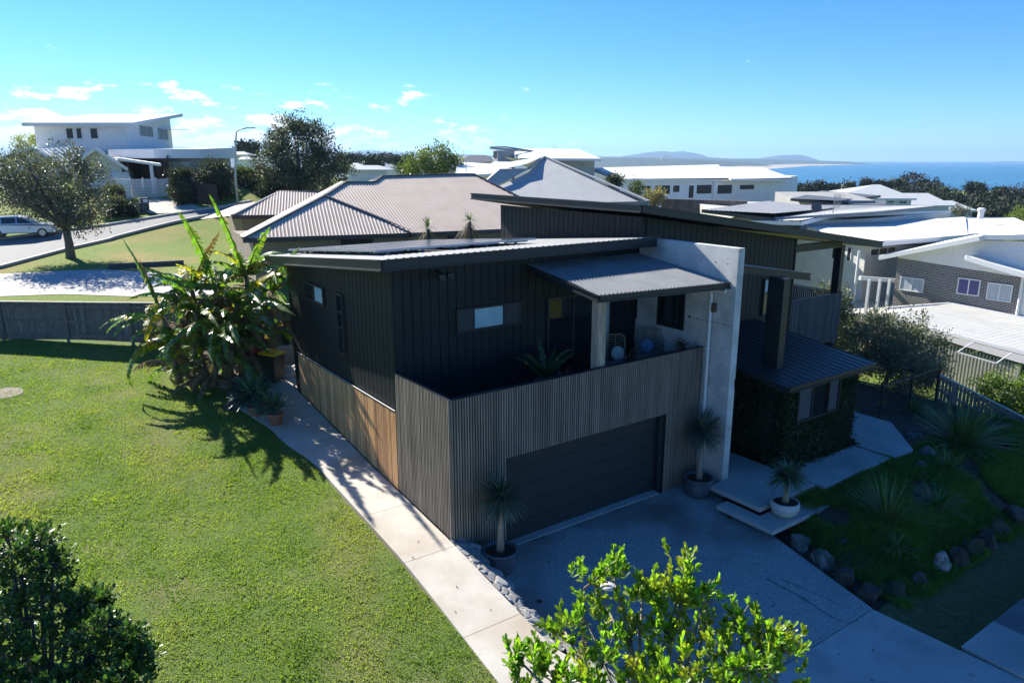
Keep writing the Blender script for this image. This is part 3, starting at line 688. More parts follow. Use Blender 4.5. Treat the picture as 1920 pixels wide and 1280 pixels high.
# ------------------------------------------------------------------ creeper on the entry room
def ivy():
    n=15000;P=[];k=int(n*.55)
    X=NR.uniform(17.75,21.3,n);Z=NR.uniform(.2,2.95,n);D=np.abs(NR.normal(0,.07,n))
    ok=~((X>18.12)&(X<20.32)&(Z>1.6)&(Z<2.8));P.append(np.stack([X,11.66-D,Z],1)[ok])
    m=5000;Y=NR.uniform(11.6,13.6,m);P.append(np.stack([21.2+np.abs(NR.normal(0,.07,m)),Y,NR.uniform(.2,2.8,m)],1))
    m=5000;P.append(np.stack([17.84-np.abs(NR.normal(0,.08,m)),NR.uniform(11.6,14.4,m),NR.uniform(.2,2.9,m)],1))
    m=2600;P.append(np.stack([NR.uniform(17.8,21.3,m),11.62-np.abs(NR.normal(0,.13,m)),.36+np.abs(NR.normal(0,.06,m))],1))
    P=np.concatenate(P);n=len(P)
    D=unit(rdir(n)*.7+np.array([0,-.5,-.5]));V,F=leaves(P,D,NR.uniform(.05,.1,n),NR.uniform(.045,.075,n))
    o=npmesh('creeper',V,F,leafmat('creeper_leaf',(.028,.045,.014),.5,.15,.5));tag(o,'dark green creeper covering the entry room wall','creeper')
ivy()
# ------------------------------------------------------------------ trees and shrubs from leaf sprays
def crown_points(blobs,n,gap=.0):
    """blobs: list of (centre, radii); clump centres near the shells, leaves scattered round each clump"""
    cs=[];w=np.array([r[0]*r[1]*r[2] for _,r in blobs])**.7;w/=w.sum()
    for (c,r),k in zip(blobs,(w*n).astype(int)+1):
        d=rdir(k);rad=NR.uniform(.35,1,(k,1))**.5
        cs.append(np.array(c)+d*rad*np.array(r)*(1+.12*NR.normal(size=(k,1))))
    cs=np.concatenate(cs);f=1.1/max(.4,float(np.mean([r[0] for _,r in blobs]))*.55)
    g=np.array([mnoise.noise(Vector(c)*f) for c in cs]);k=g>-.12
    return cs[k] if k.sum()>8 else cs
DENS=1.9
def tree(name,label,cat,base,blobs,nclump,nleaf,cl,ll,lw,mat,trunk_r=.15,group=None,limbs=10,bark=None,trunk_top=None,up=.35,kind=None,second=None,trunk=True):
    t=thing(name,base,label,cat,group);B=Vector(base);nleaf=int(nleaf*DENS)
    cc=crown_points(blobs,nclump);k=len(cc)
    P=np.repeat(cc,nleaf,0)+NR.normal(size=(k*nleaf,3))*cl*np.repeat(NR.uniform(.5,1.3,(k,1)),nleaf,0)
    out=unit(P-np.repeat(cc,nleaf,0));D=unit(out*.8+rdir(len(P))*.5+np.array([0,0,up]))
    V,F=leaves(P,D,ll*1.15*NR.uniform(.6,1.2,len(P)),lw*1.45*NR.uniform(.7,1.2,len(P)))
    npmesh('crown',V,F,mat,t)
    if trunk:
        cen=Vector(cc.mean(0));tt=Vector(trunk_top) if trunk_top else B+(cen-B)*.45
        mb=MB();mb.tube([B-Vector((0,0,.3)),B+(tt-B)*.5+Vector((.05,.04,0)),tt],[trunk_r*1.25,trunk_r*.95,trunk_r*.8],10)
        for i in rnd.sample(range(k),min(limbs,k)):
            q=Vector(cc[i]);m_=tt.lerp(q,.5)+Vector((rnd.uniform(-.2,.2),rnd.uniform(-.2,.2),.15))
            mb.tube([tt-Vector((0,0,.15)),m_,q],[trunk_r*.55,trunk_r*.3,trunk_r*.08],6)
        mb.build('trunk',bark or M['bark'],t,True)
    return t
def hit(x,y,zf=zterr,dmin=5,dmax=900):
    """where a bearing meets the ground"""
    a,b=dmin,dmax;d=dmin
    while d<dmax:
        p=at(x,y,d)
        if p.z<zf(p.x,p.y): break
        a=d;d*=1.02
    b=d
    for _ in range(30):
        m=(a+b)/2;p=at(x,y,m)
        if p.z<zf(p.x,p.y): b=m
        else: a=m
    p=at(x,y,b);return Vector((p.x,p.y,zf(p.x,p.y)))
# street tree below the viewpoint, bright leathery leaves in upright sprays
tk=mk('leathery_leaf',(.1,.205,.02),(.17,.28,.032),2.5,.38,island=.45,transl=.48,spec=.5,c3=(.23,.25,.03),s3=2.2)
def sprays(cens,dirs,nl,L,W,spread=.55,stem=.16):
    Ps=[];Ds=[]
    k=len(cens);P=np.repeat(cens,nl,0);D0=np.repeat(dirs,nl,0);s=NR.uniform(0,1,(k*nl,1))
    P=P-D0*stem*s;D=unit(D0*(.35+.65*(1-s))+rdir(k*nl)*spread+np.array([0,0,.25]))
    n=len(P);L_=L*NR.uniform(.65,1.15,n);W_=W*NR.uniform(.75,1.15,n)
    up=rdir(n)*.5+np.array([0,0,1.]);S=unit(np.cross(D,up));N=np.cross(S,D);l=L_[:,None];w=W_[:,None]
    a=P;rows=[P,P+D*l*.4,P+D*l*.8,P+D*l]
    V=np.stack([P,P+D*l*.42+S*w*.36+N*w*.12,P+D*l*.8+S*w*.5+N*w*.14,P+D*l*1.0,P+D*l*.8-S*w*.5+N*w*.14,P+D*l*.42-S*w*.36+N*w*.12,P+D*l*.6],1).reshape(-1,3)
    i=np.arange(n)[:,None]*7
    F=(np.array([[0,1,6],[1,2,6],[2,3,6],[3,4,6],[4,5,6],[5,0,6]])[None]+i[:,:,None]).reshape(-1,3)
    return V,F
def street_tree():
    T=[(1112,1072,8.3,.3),(1150,1062,8.3,.25),(1205,1100,8.2,.3),(1290,1062,8.2,.25),(1275,1095,8.1,.3),(1320,1110,8.0,.3),(1380,1150,7.8,.3),(1235,1115,8.0,.25),(1060,1170,7.9,.3),(1100,1150,7.9,.3),(1010,1225,7.6,.25),(965,1215,7.5,.2),(1180,1160,7.9,.35),(1250,1165,7.8,.35),(1320,1170,7.7,.4),(1440,1170,7.7,.3),(1470,1200,7.6,.3),(1420,1210,7.5,.4),(1130,1225,7.5,.4),(1200,1225,7.4,.45),(1280,1225,7.4,.45),(1360,1230,7.3,.45),(1050,1265,7.3,.35),(1120,1275,7.2,.4),(1460,1260,7.2,.4),(1400,1275,7.1,.45),(1310,1280,7.0,.5),(1220,1285,7.0,.5),(1160,1320,6.8,.5),(1350,1330,6.8,.55),(1460,1320,6.9,.4),(1260,1350,6.6,.55),(1050,1330,7.0,.4),(980,1290,7.2,.25)]
    base=Vector((7.6,2.2,-.75));root=thing('street_tree',base,'young street tree with bright leathery leaves below the driveway','tree')
    top=at(1240,1330,6.8)-Vector((0,0,.8));C_=[];Dd=[]
    wood=MB();wood.tube([base,base.lerp(top,.5)+Vector((.1,.05,0)),top],[.13,.1,.07],10)
    for x,y,d,r in T:
        c=at(x,y,d);n=int(7+r*30)
        off=NR.normal(size=(n,3))*r*.5;off[:,2]*=.8
        C_.append(np.array(c)+off);o=unit(off+np.array([0,0,r*1.3])+NR.normal(size=off.shape)*.1);Dd.append(o)
        mid=top.lerp(c,.55)+Vector((rnd.uniform(-.15,.15),rnd.uniform(-.15,.15),-.1));wood.tube([top,mid,c-Vector((0,0,.1))],[.035,.024,.012],6)
        for q in off[::3]: wood.tube([c-Vector((0,0,.15)),c+Vector(q)*.6-Vector((0,0,.08)),c+Vector(q)],[.012,.009,.005],5)
    V,F=sprays(np.concatenate(C_),np.concatenate(Dd),14,.12,.045,.6,.18)
    npmesh('crown',V,F,tk,root);wood.build('trunk',mk('pale_twig_bark',(.2,.18,.15),(.34,.31,.27),20,.9),root,True)
street_tree()
dg=mk('glossy_dark_leaf',(.042,.1,.018),(.08,.15,.03),3,.42,island=.4,transl=.18,spec=.6)
def near_tree():
    T=[(20,1028,8.2,0.42),(75,1018,8.2,0.34),(98,1058,8.0,0.30),(40,1078,8.0,0.51),(-60,1018,8.2,0.51),(158,1123,7.9,0.26),(193,1118,7.8,0.17),(128,1138,7.8,0.38),(60,1158,7.7,0.51),(-40,1138,7.8,0.59),(193,1178,7.5,0.34),(243,1198,7.4,0.26),(258,1233,7.3,0.26),(168,1228,7.4,0.42),(90,1238,7.3,0.51),(0,1238,7.3,0.51),(238,1283,7.0,0.34),(138,1298,7.0,0.42),(60,1318,6.9,0.51),(-40,1318,6.9,0.51),(188,1348,6.7,0.42),(100,1388,6.6,0.51)]
    base=Vector((-.2,6.3,-.2));root=thing('garden_tree',base,'dark glossy-leaved tree at the street end of the lawn','tree')
    top=at(60,1330,7.2)-Vector((0,0,1.2));C_=[];Dd=[];wood=MB();wood.tube([base,base.lerp(top,.5)+Vector((.08,.05,0)),top],[.16,.12,.09],10)
    for x,y,d,r in T:
        c=at(x,y,d);n=int(22+r*95);o=rdir(n);rr=NR.uniform(.4,1,(n,1))**.5
        off=o*rr*r*np.array([1,1,.8]);C_.append(np.array(c)+off);Dd.append(unit(o+np.array([0,0,.5])))
        mid=top.lerp(c,.5)-Vector((0,0,.1));wood.tube([top,mid,c],[.05,.035,.015],6)
        for q in off[::5]: wood.tube([c,c+Vector(q)],[.01,.005],4)
    V,F=sprays(np.concatenate(C_),np.concatenate(Dd),11,.085,.04,.75,.16)
    npmesh('crown',V,F,dg,root);wood.build('trunk',M['bark'],root,True)
near_tree()
# garden lamp between driveway and street tree
t=thing('garden_lamp',(8.1,7.3,-.3),'rusty gooseneck garden lamp with a pale round head, behind the street tree','garden lamp')
bz=mk('rusty_bronze',(.1,.06,.04),(.2,.13,.09),14,.6,bump=.2)
lb=at(1092,1235,11.1);lt=at(1094,1112,10.6);hd=at(1140,1098,10.55)
t.location=(lb.x,lb.y,zdrive(lb.y)-.05)
m=MB();m.box(lb.x-.05,lb.x+.05,lb.y-.05,lb.y+.05,-.4,lb.z+.35);m.tube([(lb.x,lb.y,lb.z+.3),(lt.x,lt.y,lt.z),lt+Vector((.02,0,.1)),lt+(hd-lt)*.25+Vector((0,0,.14)),lt+(hd-lt)*.6+Vector((0,0,.15)),hd+Vector((0,0,.07))],.018,8);m.build('post',bz,t)
m=MB();m.lathe([(0,.03),(.09,.025),(.125,0),(.125,-.015),(0,-.02)],hd,24);m.build('lamp_head',mk('pale_lamp_metal',(.5,.48,.46),rough=.5),t,True)
# ------------------------------------------------------------------ banana clump
bm_=[leafmat('banana_leaf',(.085,.16,.028),.45,.36,.32,.6),leafmat('banana_leaf_yellow',(.22,.2,.02),.3,.5,.5),leafmat('banana_leaf_dry',(.16,.11,.065),.3,.2,.8)]
def banana_leaf(mb,p0,az,el,L,W,droop,kind):
    H=Vector((math.cos(az),math.sin(az),0));S=Vector((-math.sin(az),math.cos(az),0));Z=Vector((0,0,1));n=46
    p=Vector(p0);pts=[p.copy()];ds=[]
    for k in range(n):
        e=el-droop*(k/n)**1.3;d=H*math.cos(e)+Z*math.sin(e);ds.append(d);p=p+d*(L/n);pts.append(p.copy())
    mb.m=kind
    mb.tube(pts[::2],[.03*(1-.9*i/(len(pts[::2])-1)) for i in range(len(pts[::2]))],5)
    for s in (-1,1):
        k=4;fold=rnd.uniform(.2,1.0)
        while k<n:
            run=rnd.choice((1,1,1,1,2,2,3));k2=min(n,k+run)
            h=max(-.2,min(1.35,fold+rnd.gauss(0,.2)))
            nrm=S.cross(ds[min(k,n-1)]).normalized()
            sd=(S*s*math.cos(h)-(Z*.75+nrm*.25*(1 if nrm.z>0 else -1))*math.sin(h)).normalized()
            sk=H*.18*math.cos(el)
            def w(i): t=(i-4)/(n-4);return W*max(.02,max(0,math.sin(3.1416*min(1,t**.75*.96+.04)))**.6)
            a,b=pts[k],pts[k2];g=(b-a)*rnd.uniform(.02,.2)
            r=rnd.uniform(.82,1)
            i0,i1,i2,i3=mb.v(a),mb.v(b),mb.v(b-g+sd*w(k2)*r+sk*w(k2)),mb.v(a+g*.4+sd*w(k)*r+sk*w(k))
            mb.m=kind if rnd.random()<.9 else (1 if kind==0 and rnd.random()<.5 else kind)
            mb.f((i0,i1,i2,i3));k=k2
    mb.m=kind
def banana(base,h,lean,leaves_,label,nrand=5,seed=0):
    rnd.seed(seed);t=thing('banana_plant',base,label,'banana plant','banana plants by the back fence')
    top=Vector(base)+Vector((lean[0],lean[1],h))
    bark_tube('stem',[base,Vector(base).lerp(top,.5)+Vector((.03,0,0)),top],[.13,.11,.07],t,mk('banana_stem',(.12,.11,.05),(.22,.16,.1),6,.8,stretch=(2,2,.5)))
    mb=MB()
    for tgt,droop,kind in leaves_:
        v=Vector(tgt)-top;hl=math.hypot(v.x,v.y);L=max(1.2,v.length*1.05)
        banana_leaf(mb,top,math.atan2(v.y,v.x),math.atan2(v.z,hl)+droop*.45,L,rnd.uniform(.17,.23),droop,kind)
    for k in range(nrand):
        banana_leaf(mb,top,rnd.uniform(0,6.28),R(rnd.uniform(15,75)),rnd.uniform(1.5,2.4),rnd.uniform(.17,.25),R(rnd.uniform(55,150)),rnd.choice((0,0,0,0,0,0,0,1,2)))
    for k in range(int(5+h*2.2)):
        f=rnd.uniform(.3,.95);q=Vector(base).lerp(top,f);green=rnd.random()<.6
        banana_leaf(mb,q,rnd.uniform(0,6.28),R(rnd.uniform(0,50)),rnd.uniform(.9,1.7),rnd.uniform(.16,.24),R(rnd.uniform(70,130)),0 if green else 2)
    for k in range(4):
        banana_leaf(mb,top-Vector((0,0,rnd.uniform(.2,.8))),rnd.uniform(0,6.28),R(rnd.uniform(-10,20)),rnd.uniform(1.0,1.7),.16,R(rnd.uniform(70,95)),2)
    mb.build('leaves',bm_,t)
bz_=1.95
banana((6.7,24.69,bz_),3.3,(-.1,-.1),[(at(395,372,21.9),.35,0),(at(440,470,22.2),.3,0),(at(560,565,21.5),1.3,0),(at(505,430,22.4),.4,0)],'tallest banana plant, with an upright leaf rising above the road',10,1)
banana((5.9,24.95,bz_),2.9,(-.2,0),[(at(335,402,22.0),.5,0),(at(330,498,22.2),.7,1),(at(300,560,22.4),.9,0)],'banana plant with a long raised leaf and a half yellow leaf',8,2)
banana((4.6,25.34,bz_+.1),2.0,(-.5,.1),[(at(182,622,22.2),1.3,0),(at(206,642,21.9),1.4,0),(at(272,650,21.4),1.7,1),(at(232,455,22.8),.3,0),(at(262,490,23.0),.2,2)],'outermost banana plant, arching yellow-edged leaves over the timber fence',4,3)
banana((5.6,24.30,bz_-.05),1.7,(0,-.15),[(at(345,640,20.7),1.6,0),(at(300,680,20.8),1.9,0),(at(395,690,20.4),1.9,0),(at(450,660,20.4),1.5,0)],'short banana plant drooping over the timber planter box',6,4)
banana((5.7,24.3,bz_-.1),1.9,(.1,-.1),[(at(425,690,20.6),1.9,0),(at(560,600,21.0),1.3,0),(at(420,600,20.8),1.2,0)],'banana plant next to the bins with leaves hanging low',3,5)
banana((6.2,24.55,bz_),2.5,(0,-.1),[(at(420,560,21.2),1.2,0),(at(490,575,21.4),1.0,0),(at(545,520,21.6),.8,1)],'middle banana plant with ragged dry leaves under its crown',8,6)
banana((5.1,24.75,bz_),2.3,(-.15,-.1),[(at(290,590,21.6),1.3,0),(at(345,575,21.4),1.1,0)],'banana plant between the planter box and the outermost stem',8,7)
banana((7.35,24.95,bz_),2.6,(.1,0),[(at(600,505,21.8),.9,0),(at(560,470,22.2),.5,0),(at(520,540,21.2),1.2,0)],'banana plant closest to the house corner, one leaf over the black wall',8,8)
banana((5.4,25.53,bz_),2.9,(-.3,.1),[(at(262,500,23.0),.4,0),(at(410,440,22.8),.3,2),(at(360,500,22.8),.6,0)],'leaning banana plant at the fence with a dead upright leaf',8,9)
banana((4.3,24.88,bz_),1.3,(-.25,-.1),[(at(240,690,21.2),1.8,1),(at(300,640,21.4),1.6,0)],'small banana sucker on the lawn side of the clump',7,10)
banana((6.7,25.53,bz_),2.2,(0,0),[(at(500,600,21.8),1.4,0)],'banana plant at the back of the clump against the fence',9,11)
banana((5.2,24.2,bz_-.1),1.0,(0,-.1),[(at(400,690,20.4),1.6,0),(at(415,705,20.3),1.7,0),(at(440,650,20.2),1.2,0)],'lowest banana sucker in the front of the planter box',8,12)
rnd.seed(99)
# planter box, bins, pots
mb=MB()
p0,p1,p2=Vector((4.75,25.0,0)),Vector((5.55,24.0,0)),Vector((6.45,24.3,0));p3=Vector((6.2,26.6,0));p4=Vector((4.5,27,0))
pl=[p0,p1,p2,p3,p4]
for k in range(2):
    for a,b in zip(pl,pl[1:]+pl[:1]): mb.bar(a+Vector((0,0,1.76+.2*k)),b+Vector((0,0,1.76+.2*k)),.05,.19)
t=thing('planter_box',(5.5,25.4,1.6),'timber plank planter box under the banana plants','planter box');mb.build('planks',M['fence'],t)
mb=MB();mb.poly([(p.x,p.y,1.98) for p in pl]);mb.build('soil',M['mulch'],t)
def bin_(loc,lidc,label,rz):
    t=thing('wheelie_bin',(0,0,0),label,'wheelie bin','wheelie bins by the house')
    m=MB();m.hexa([(-.22,-.25,.06),(.22,-.25,.06),(.22,.25,.06),(-.22,.25,.06)],[(-.28,-.33,.95),(.28,-.33,.95),(.28,.33,.95),(-.28,.33,.95)]);m.box(-.3,.3,-.36,.36,.93,.975)
    m.build('body',mk('bin_green_plastic',(.018,.026,.018),rough=.45),t,bevel=.02)
    m=MB();m.hexa([(-.3,-.38,.98),(.3,-.38,.98),(.3,.34,.98),(-.3,.34,.98)],[(-.27,-.34,1.05),(.27,-.34,1.05),(.27,.3,1.07),(-.27,.3,1.07)]);m.box(-.25,.25,.35,.4,.98,1.02);m.build('lid',mk('bin_lid',lidc,rough=.4),t,bevel=.015)
    for s in (-1,1):
        m=MB();m.tube([(.24*s-.03,.26,.1),(.24*s+.03,.26,.1)],.1,14);m.build('wheel',M['blackmetal'],t)
    t.location=loc;t.rotation_euler=(0,0,rz)
bin_((7.05,23.95,zpath(23.9)),(.75,.42,.01),'dark green wheelie bin with a yellow lid',R(30))
bin_((6.45,24.6,zpath(24.4)),(.4,.02,.02),'dark green wheelie bin with a red lid under the banana leaves',R(25))
sheet('rear_path',lambda y:(5.6,9.6),[23.0,23.8,24.6,25.4,26.2],lambda x,y:zpath(y)-.0,M['path'],.3)
mb=MB();mb.box(7.5,9.5,25.4,25.6,1.6,2.5);tag(mb.build('retaining_wall',M['slab']),'low grey concrete retaining wall behind the yellow-lidded bin','wall')
def potplant(loc,r,h,n,L,W,label,mat,pm,e0=10,droop=60,rows=1):
    t=thing('pot_plant',loc,label,'potted plant');x,y,z=loc;m=MB();m.lathe([(0,0),(r*.7,0),(r,h*.9),(r*1.08,h*.9),(r*1.08,h),(r*.9,h),(r*.88,h-.05),(0,h-.05)],loc,24);m.build('pot',pm,t,True)
    V,F=join([blades((x+rnd.uniform(-.2,.2)*(rows>1),y+rnd.uniform(-.2,.2)*(rows>1),z+h+.08+k*.12),n,L,W,e0,85,droop,5,.03) for k in range(rows)]);npmesh('leaves',V,F,mat,t);return t
agave=leafmat('agave_leaf',(.07,.15,.09),.25,.15,.5)
potplant((6.05,20.7,zpath(20.7)+.03),.23,.34,30,.75,.14,'blue-green agave in a terracotta pot on the side path',agave,M['terracotta'],5,45,2)
potplant((5.75,21.6,zpath(21.6)),.25,.3,38,.85,.15,'taller blue-green agave behind the terracotta one, near the dark rocks',agave,M['terracotta'],5,45,3)
potplant((8.45,26.6,2.3),.25,.4,60,.85,.05,'spiky potted yucca standing against the back fence by the house corner',drac2,M['blackmetal'],5,40)
potplant((7.9,26.9,2.3),.25,.4,50,.8,.05,'smaller spiky yucca beside the banana stems at the back fence',drac2,M['blackmetal'],5,40)
for (p,s,l) in (((5.75,22.9,1.75),(.45,.4,.4),'dark grey boulder between agave and bins'),((5.3,22.4,1.7),(.45,.4,.3),'low dark boulder on the lawn side of the agaves'),((5.55,23.5,1.75),(.4,.4,.45),'dark boulder at the corner of the planter box')): boulder(p,s,l,M['darkrock'])
mb=MB();
t=thing('tarp_bundle',(7.75,24.4,1.75),'crumpled pale tarp bundle beside the yellow-lidded bin','tarp')
bm=bmesh.new();bmesh.ops.create_icosphere(bm,subdivisions=4,radius=1)
for v in bm.verts:
    p=v.co*(1+.35*mnoise.noise(v.co*2.3)+.12*mnoise.noise(v.co*6));v.co=Vector((p.x*.5,p.y*.38,max(-.05,p.z*.3)))
me=bpy.data.meshes.new('cloth');bm.to_mesh(me);bm.free();me.materials.append(mk('grey_tarp',(.34,.33,.32),(.45,.44,.42),8,.7));link('cloth',me,t,True)
# bare mulch circle on the lawn and balcony plants
mb=MB();c=hit(12,737,zlawn);mb.f([mb.v((c.x+.45*(1+.18*mnoise.noise((k*.9,3,0)))*math.cos(k*.1745),c.y+.45*(1+.18*mnoise.noise((k*.9,3,0)))*math.sin(k*.1745),zlawn(0,c.y+.45*math.sin(k*.1745))+.014)) for k in range(36)]);tag(mb.build('mulch_patch',mk('pale_mulch',(.2,.16,.13),(.36,.31,.27),18,.95,bump=.8,bscale=50),None,True),'round bare patch of pale mulch in the lawn','mulch patch')
t=thing('potted_paradise_plant',(11.3,14.5,2.965),'broad-leaved potted plant standing behind the balcony slats','potted plant')
m=MB();m.lathe([(0,0),(.22,0),(.3,.42),(.32,.45),(.27,.45),(.26,.4),(0,.4)],(11.3,14.5,2.965),24);m.build('pot',M['pot'],t,True)
mb=MB();rnd.seed(5)
for k in range(11):
    az=k*.57+rnd.uniform(-.2,.2);banana_leaf(mb,(11.3,14.5,3.38),az,R(rnd.uniform(45,82)),rnd.uniform(.9,1.5),.11,R(rnd.uniform(35,95)),0)
mb.build('leaves',[leafmat('paradise_leaf',(.04,.085,.025),.3,.25,.45),bm_[1],bm_[2]],t)
V,F=blades((11.75,14.3,3.1),60,.75,.035,20,85,60,5,.05)
tag(npmesh('grassy_plant',V,F,drac2),'fine-leaved low plant beside the broad-leaved one on the balcony','plant')
rnd.seed(77)
m=MB();m.tube([(15.1,13.3,3.4),(15.1,13.3,3.95)],.02,6)
V,F=leaves(np.array([15.1,13.3,4.02])+NR.normal(size=(260,3))*.07,rdir(260),np.full(260,.06),np.full(260,.04))
t=thing('ball_shrub',(15.1,13.3,2.965),'small dark ball-shaped shrub at the balcony corner by the downpipe','shrub');npmesh('crown',V,F,leafmat('ball_leaf',(.03,.06,.02)),t);m.build('trunk',M['bark'],t)
# ------------------------------------------------------------------ fences
def paling_fence(name,A,B,zb,zt,label,gap=.004,w=.1,mat=None,rails=(.25,.55,.9),post=2.4,front=(0,0),cap=True):
    A=Vector((A[0],A[1],0));B=Vector((B[0],B[1],0));L=(B-A).length;u=(B-A)/L;n=Vector(front);n=Vector((n[0],n[1],0)).normalized();mat=mat or M['fence']
    t=thing(name,(A.x,A.y,zb(0)),label,'fence');mb=MB();s=0
    while s<L:
        e=min(L,s+w-gap);p=A+u*s;q=A+u*e;o=n*-.016;j=rnd.uniform(-.015,.005)
        mb.hexa([(p.x,p.y,zb(s)),(q.x,q.y,zb(e)),(q.x+o.x,q.y+o.y,zb(e)),(p.x+o.x,p.y+o.y,zb(s))],[(p.x,p.y,zt(s)+j),(q.x,q.y,zt(e)+j),(q.x+o.x,q.y+o.y,zt(e)+j),(p.x+o.x,p.y+o.y,zt(s)+j)]);s+=w
    mb.build('palings',mat,t)
    for r in rails:
        mb=MB();o=n*.025;s=0
        while s<L: 
            e=min(L,s+post-.01);mb.bar(A+u*s+o+Vector((0,0,zb(s)+(zt(s)-zb(s))*r)),A+u*e+o+Vector((0,0,zb(e)+(zt(e)-zb(e))*r)),.045,.08);s+=post
        mb.build('rail',mat,t)
    s=.6
    while s<L:
        p=A+u*s+n*.06;mb=MB();mb.box(p.x-.05,p.x+.05,p.y-.05,p.y+.05,zb(s)-.3,zt(s)-.02);mb.build('post',mat,t);s+=post
    if cap:
        mb=MB();mb.bar(A+Vector((0,0,zt(0)+.015)),B+Vector((0,0,zt(L)+.015)),.13,.03);mb.build('capping',mk('silvered_capping',(.3,.28,.25),(.42,.4,.36),4,.8),t)
    return t
fa=at(-520,570,FD);fb=at(640,570,FD)
Lf=(Vector((fb.x,fb.y))-Vector((fa.x,fa.y))).length
paling_fence('timber_fence',fa,fb,lambda s:2.5-.35*sst(12,20,s),lambda s:4.03-.01*s,'grey timber paling fence along the back of the lawn',w=.13,front=(-math.sin(YAW),-math.cos(YAW)),rails=(.12,.5,.9))
zf_=lambda s:(.17 if s<0 else .17-.385*s*.98)
paling_fence('timber_fence',(28.35,12.3),(28.35,4.5),lambda s:-.05-.33*s,lambda s:1.16-.285*s,'timber boundary fence stepping down beside the strappy flax',front=(-1,0),gap=.03,w=.13,mat=mk('silver_fence_timber',(.16,.15,.145),(.3,.285,.27),3,.9,island=.2,stretch=(6,6,.6)))
# black pool fence
t=thing('pool_fence',(24.29,12.28,.3),'black tubular metal pool fence at the end of the angled slab','fence')
def poolrun(A,B,z0,z1):
    A=Vector(A);B=Vector(B);L=(B-A).length;n=int(L/.1);m=MB()
    for k in range(1,n): p=A.lerp(B,k/n);m.bar((p.x,p.y,p.z+.08),(p.x,p.y,p.z+1.12),.016,.016)
    m.bar(A+Vector((0,0,.1)),B+Vector((0,0,.1)),.03,.03);m.bar(A+Vector((0,0,1.13)),B+Vector((0,0,1.13)),.035,.035);m.build('pickets',M['blackmetal'],t)
poolrun((24.29,12.28,.3),(26.3,12.28,.3),0,0);poolrun((26.3,12.28,.3),(28.3,12.28,.3),0,0);poolrun((24.29,14.0,.3),(24.29,12.28,.3),0,0)
for p in ((24.29,12.28),(26.3,12.28),(28.3,12.28),(24.29,14.0)):
    m=MB();m.box(p[0]-.03,p[0]+.03,p[1]-.03,p[1]+.03,-.1,1.5);m.build('post',M['blackmetal'],t)
sheet('back_lawn',lambda y:(21.3,28.3),[13.3,14,15,16,17,18],lambda x,y:.22-.04*(x-24),M['lawn'],.5)
mb=MB();mb.box(24.0,28.0,16.6,16.9,.1,.75);tag(mb.build('sandstone_edging',mk('sandstone',(.4,.36,.28),(.52,.47,.38),3,.9)),'pale sandstone block edging in the back lawn','edging')
olive=mk('olive_leaf',(.11,.125,.09),(.2,.215,.165),2,.6,island=.35,transl=.15)
tree('olive_shrub','rounded grey-green olive shrub rising behind the pool fence','shrub',(29.6,14.9,.0),[((29.6,15.0,1.7),(1.6,1.6,1.3)),((30.6,14.4,1.4),(1.3,1.3,1.2)),((28.7,15.2,1.6),(1.2,1.2,1.2)),((29.9,14.4,1.0),(1.7,1.5,1.1)),((29.2,14.0,.5),(1.4,1.2,.7))],900,20,.16,.12,.045,olive,.09,limbs=16)
tree('olive_tree','feathery grey olive tree beside the rear deck post','tree',(30.5,18.0,-.4),[((30.2,18.0,2.0),(1.1,1.1,1.2)),((29.9,17.8,2.8),(.6,.6,.8)),((30.5,18.2,1.4),(1.2,1.2,1.2))],420,18,.2,.13,.05,olive,.09,limbs=12)
hed=mk('hibiscus_leaf',(.06,.11,.022),(.12,.17,.035),3,.5,island=.4,transl=.3)
tree('hibiscus_bush','round green bush with a few red flowers in front of the ribbed shed wall','bush',(32.5,11.4,-1.2),[((32.5,11.4,-.2),(1.25,1.25,.95)),((33.0,10.9,-.5),(1.1,1.0,.8))],300,20,.13,.09,.06,hed,.08,limbs=6)
brom=leafmat('bromeliad_leaf',(.28,.05,.06),.4,.3,.5)
clump((31.2,13.0,-.6),50,.7,.05,'red-leaved bromeliad clump beside the round green bush',20,40,brom,'bromeliad','plant',None)
clump((27.6,15.2,.3),50,.7,.05,'red-leaved cordyline under the olive shrub',20,40,leafmat('cordyline_leaf',(.2,.06,.04),.4,.3,.5),'cordyline','plant',None)
# ================================================================== NEIGHBOURHOOD
def wallhit(x,y,A,B):
    A=Vector((A[0],A[1]));B=Vector((B[0],B[1]));u=(B-A).normalized();n=Vector((-u.y,u.x))
    r=fw+rt*((x-CXP)/FPX)+upv*((CYP-y)/FPX);k=n.dot(A)/(n.x*r.x+n.y*r.y)
    return Vector((r.x*k,r.y*k,HC+r.z*k))
def wwin(parent,A,B,x0,y0,x1,y1,splits=1,mat=None,glass=None,fr=.06,dep=.06,name='window'):
    """window in the wall A-B seen between two bearings"""
    p=wallhit(x0,y1,A,B);q=wallhit(x1,y1,A,B);tz=(wallhit(x0,y0,A,B).z+wallhit(x1,y0,A,B).z)/2;bz=(p.z+q.z)/2
    w=(Vector((q.x,q.y))-Vector((p.x,p.y))).length;u=Vector((q.x-p.x,q.y-p.y,0)).normalized();n=Vector((u.y,-u.x,0))
    if n.dot(Vector((p.x,p.y,0)))>0:n=-n
    return window(parent,(p.x+n.x*.012,p.y+n.y*.012,bz),u,n,w,tz-bz,[w*(i+1)/(splits+1) for i in range(splits)],name,fr,mat,glass or M['farglass'],dep,.025)
def walls(parent,foot,z0,z1,mat,name='wall'):
    mb=MB();n=len(foot)
    z1=z1 if hasattr(z1,'__len__') else [z1]*n
    mb.hexa([(p[0],p[1],z0) for p in foot],[(p[0],p[1],z) for p,z in zip(foot,z1)]);return mb.build(name,mat,parent)
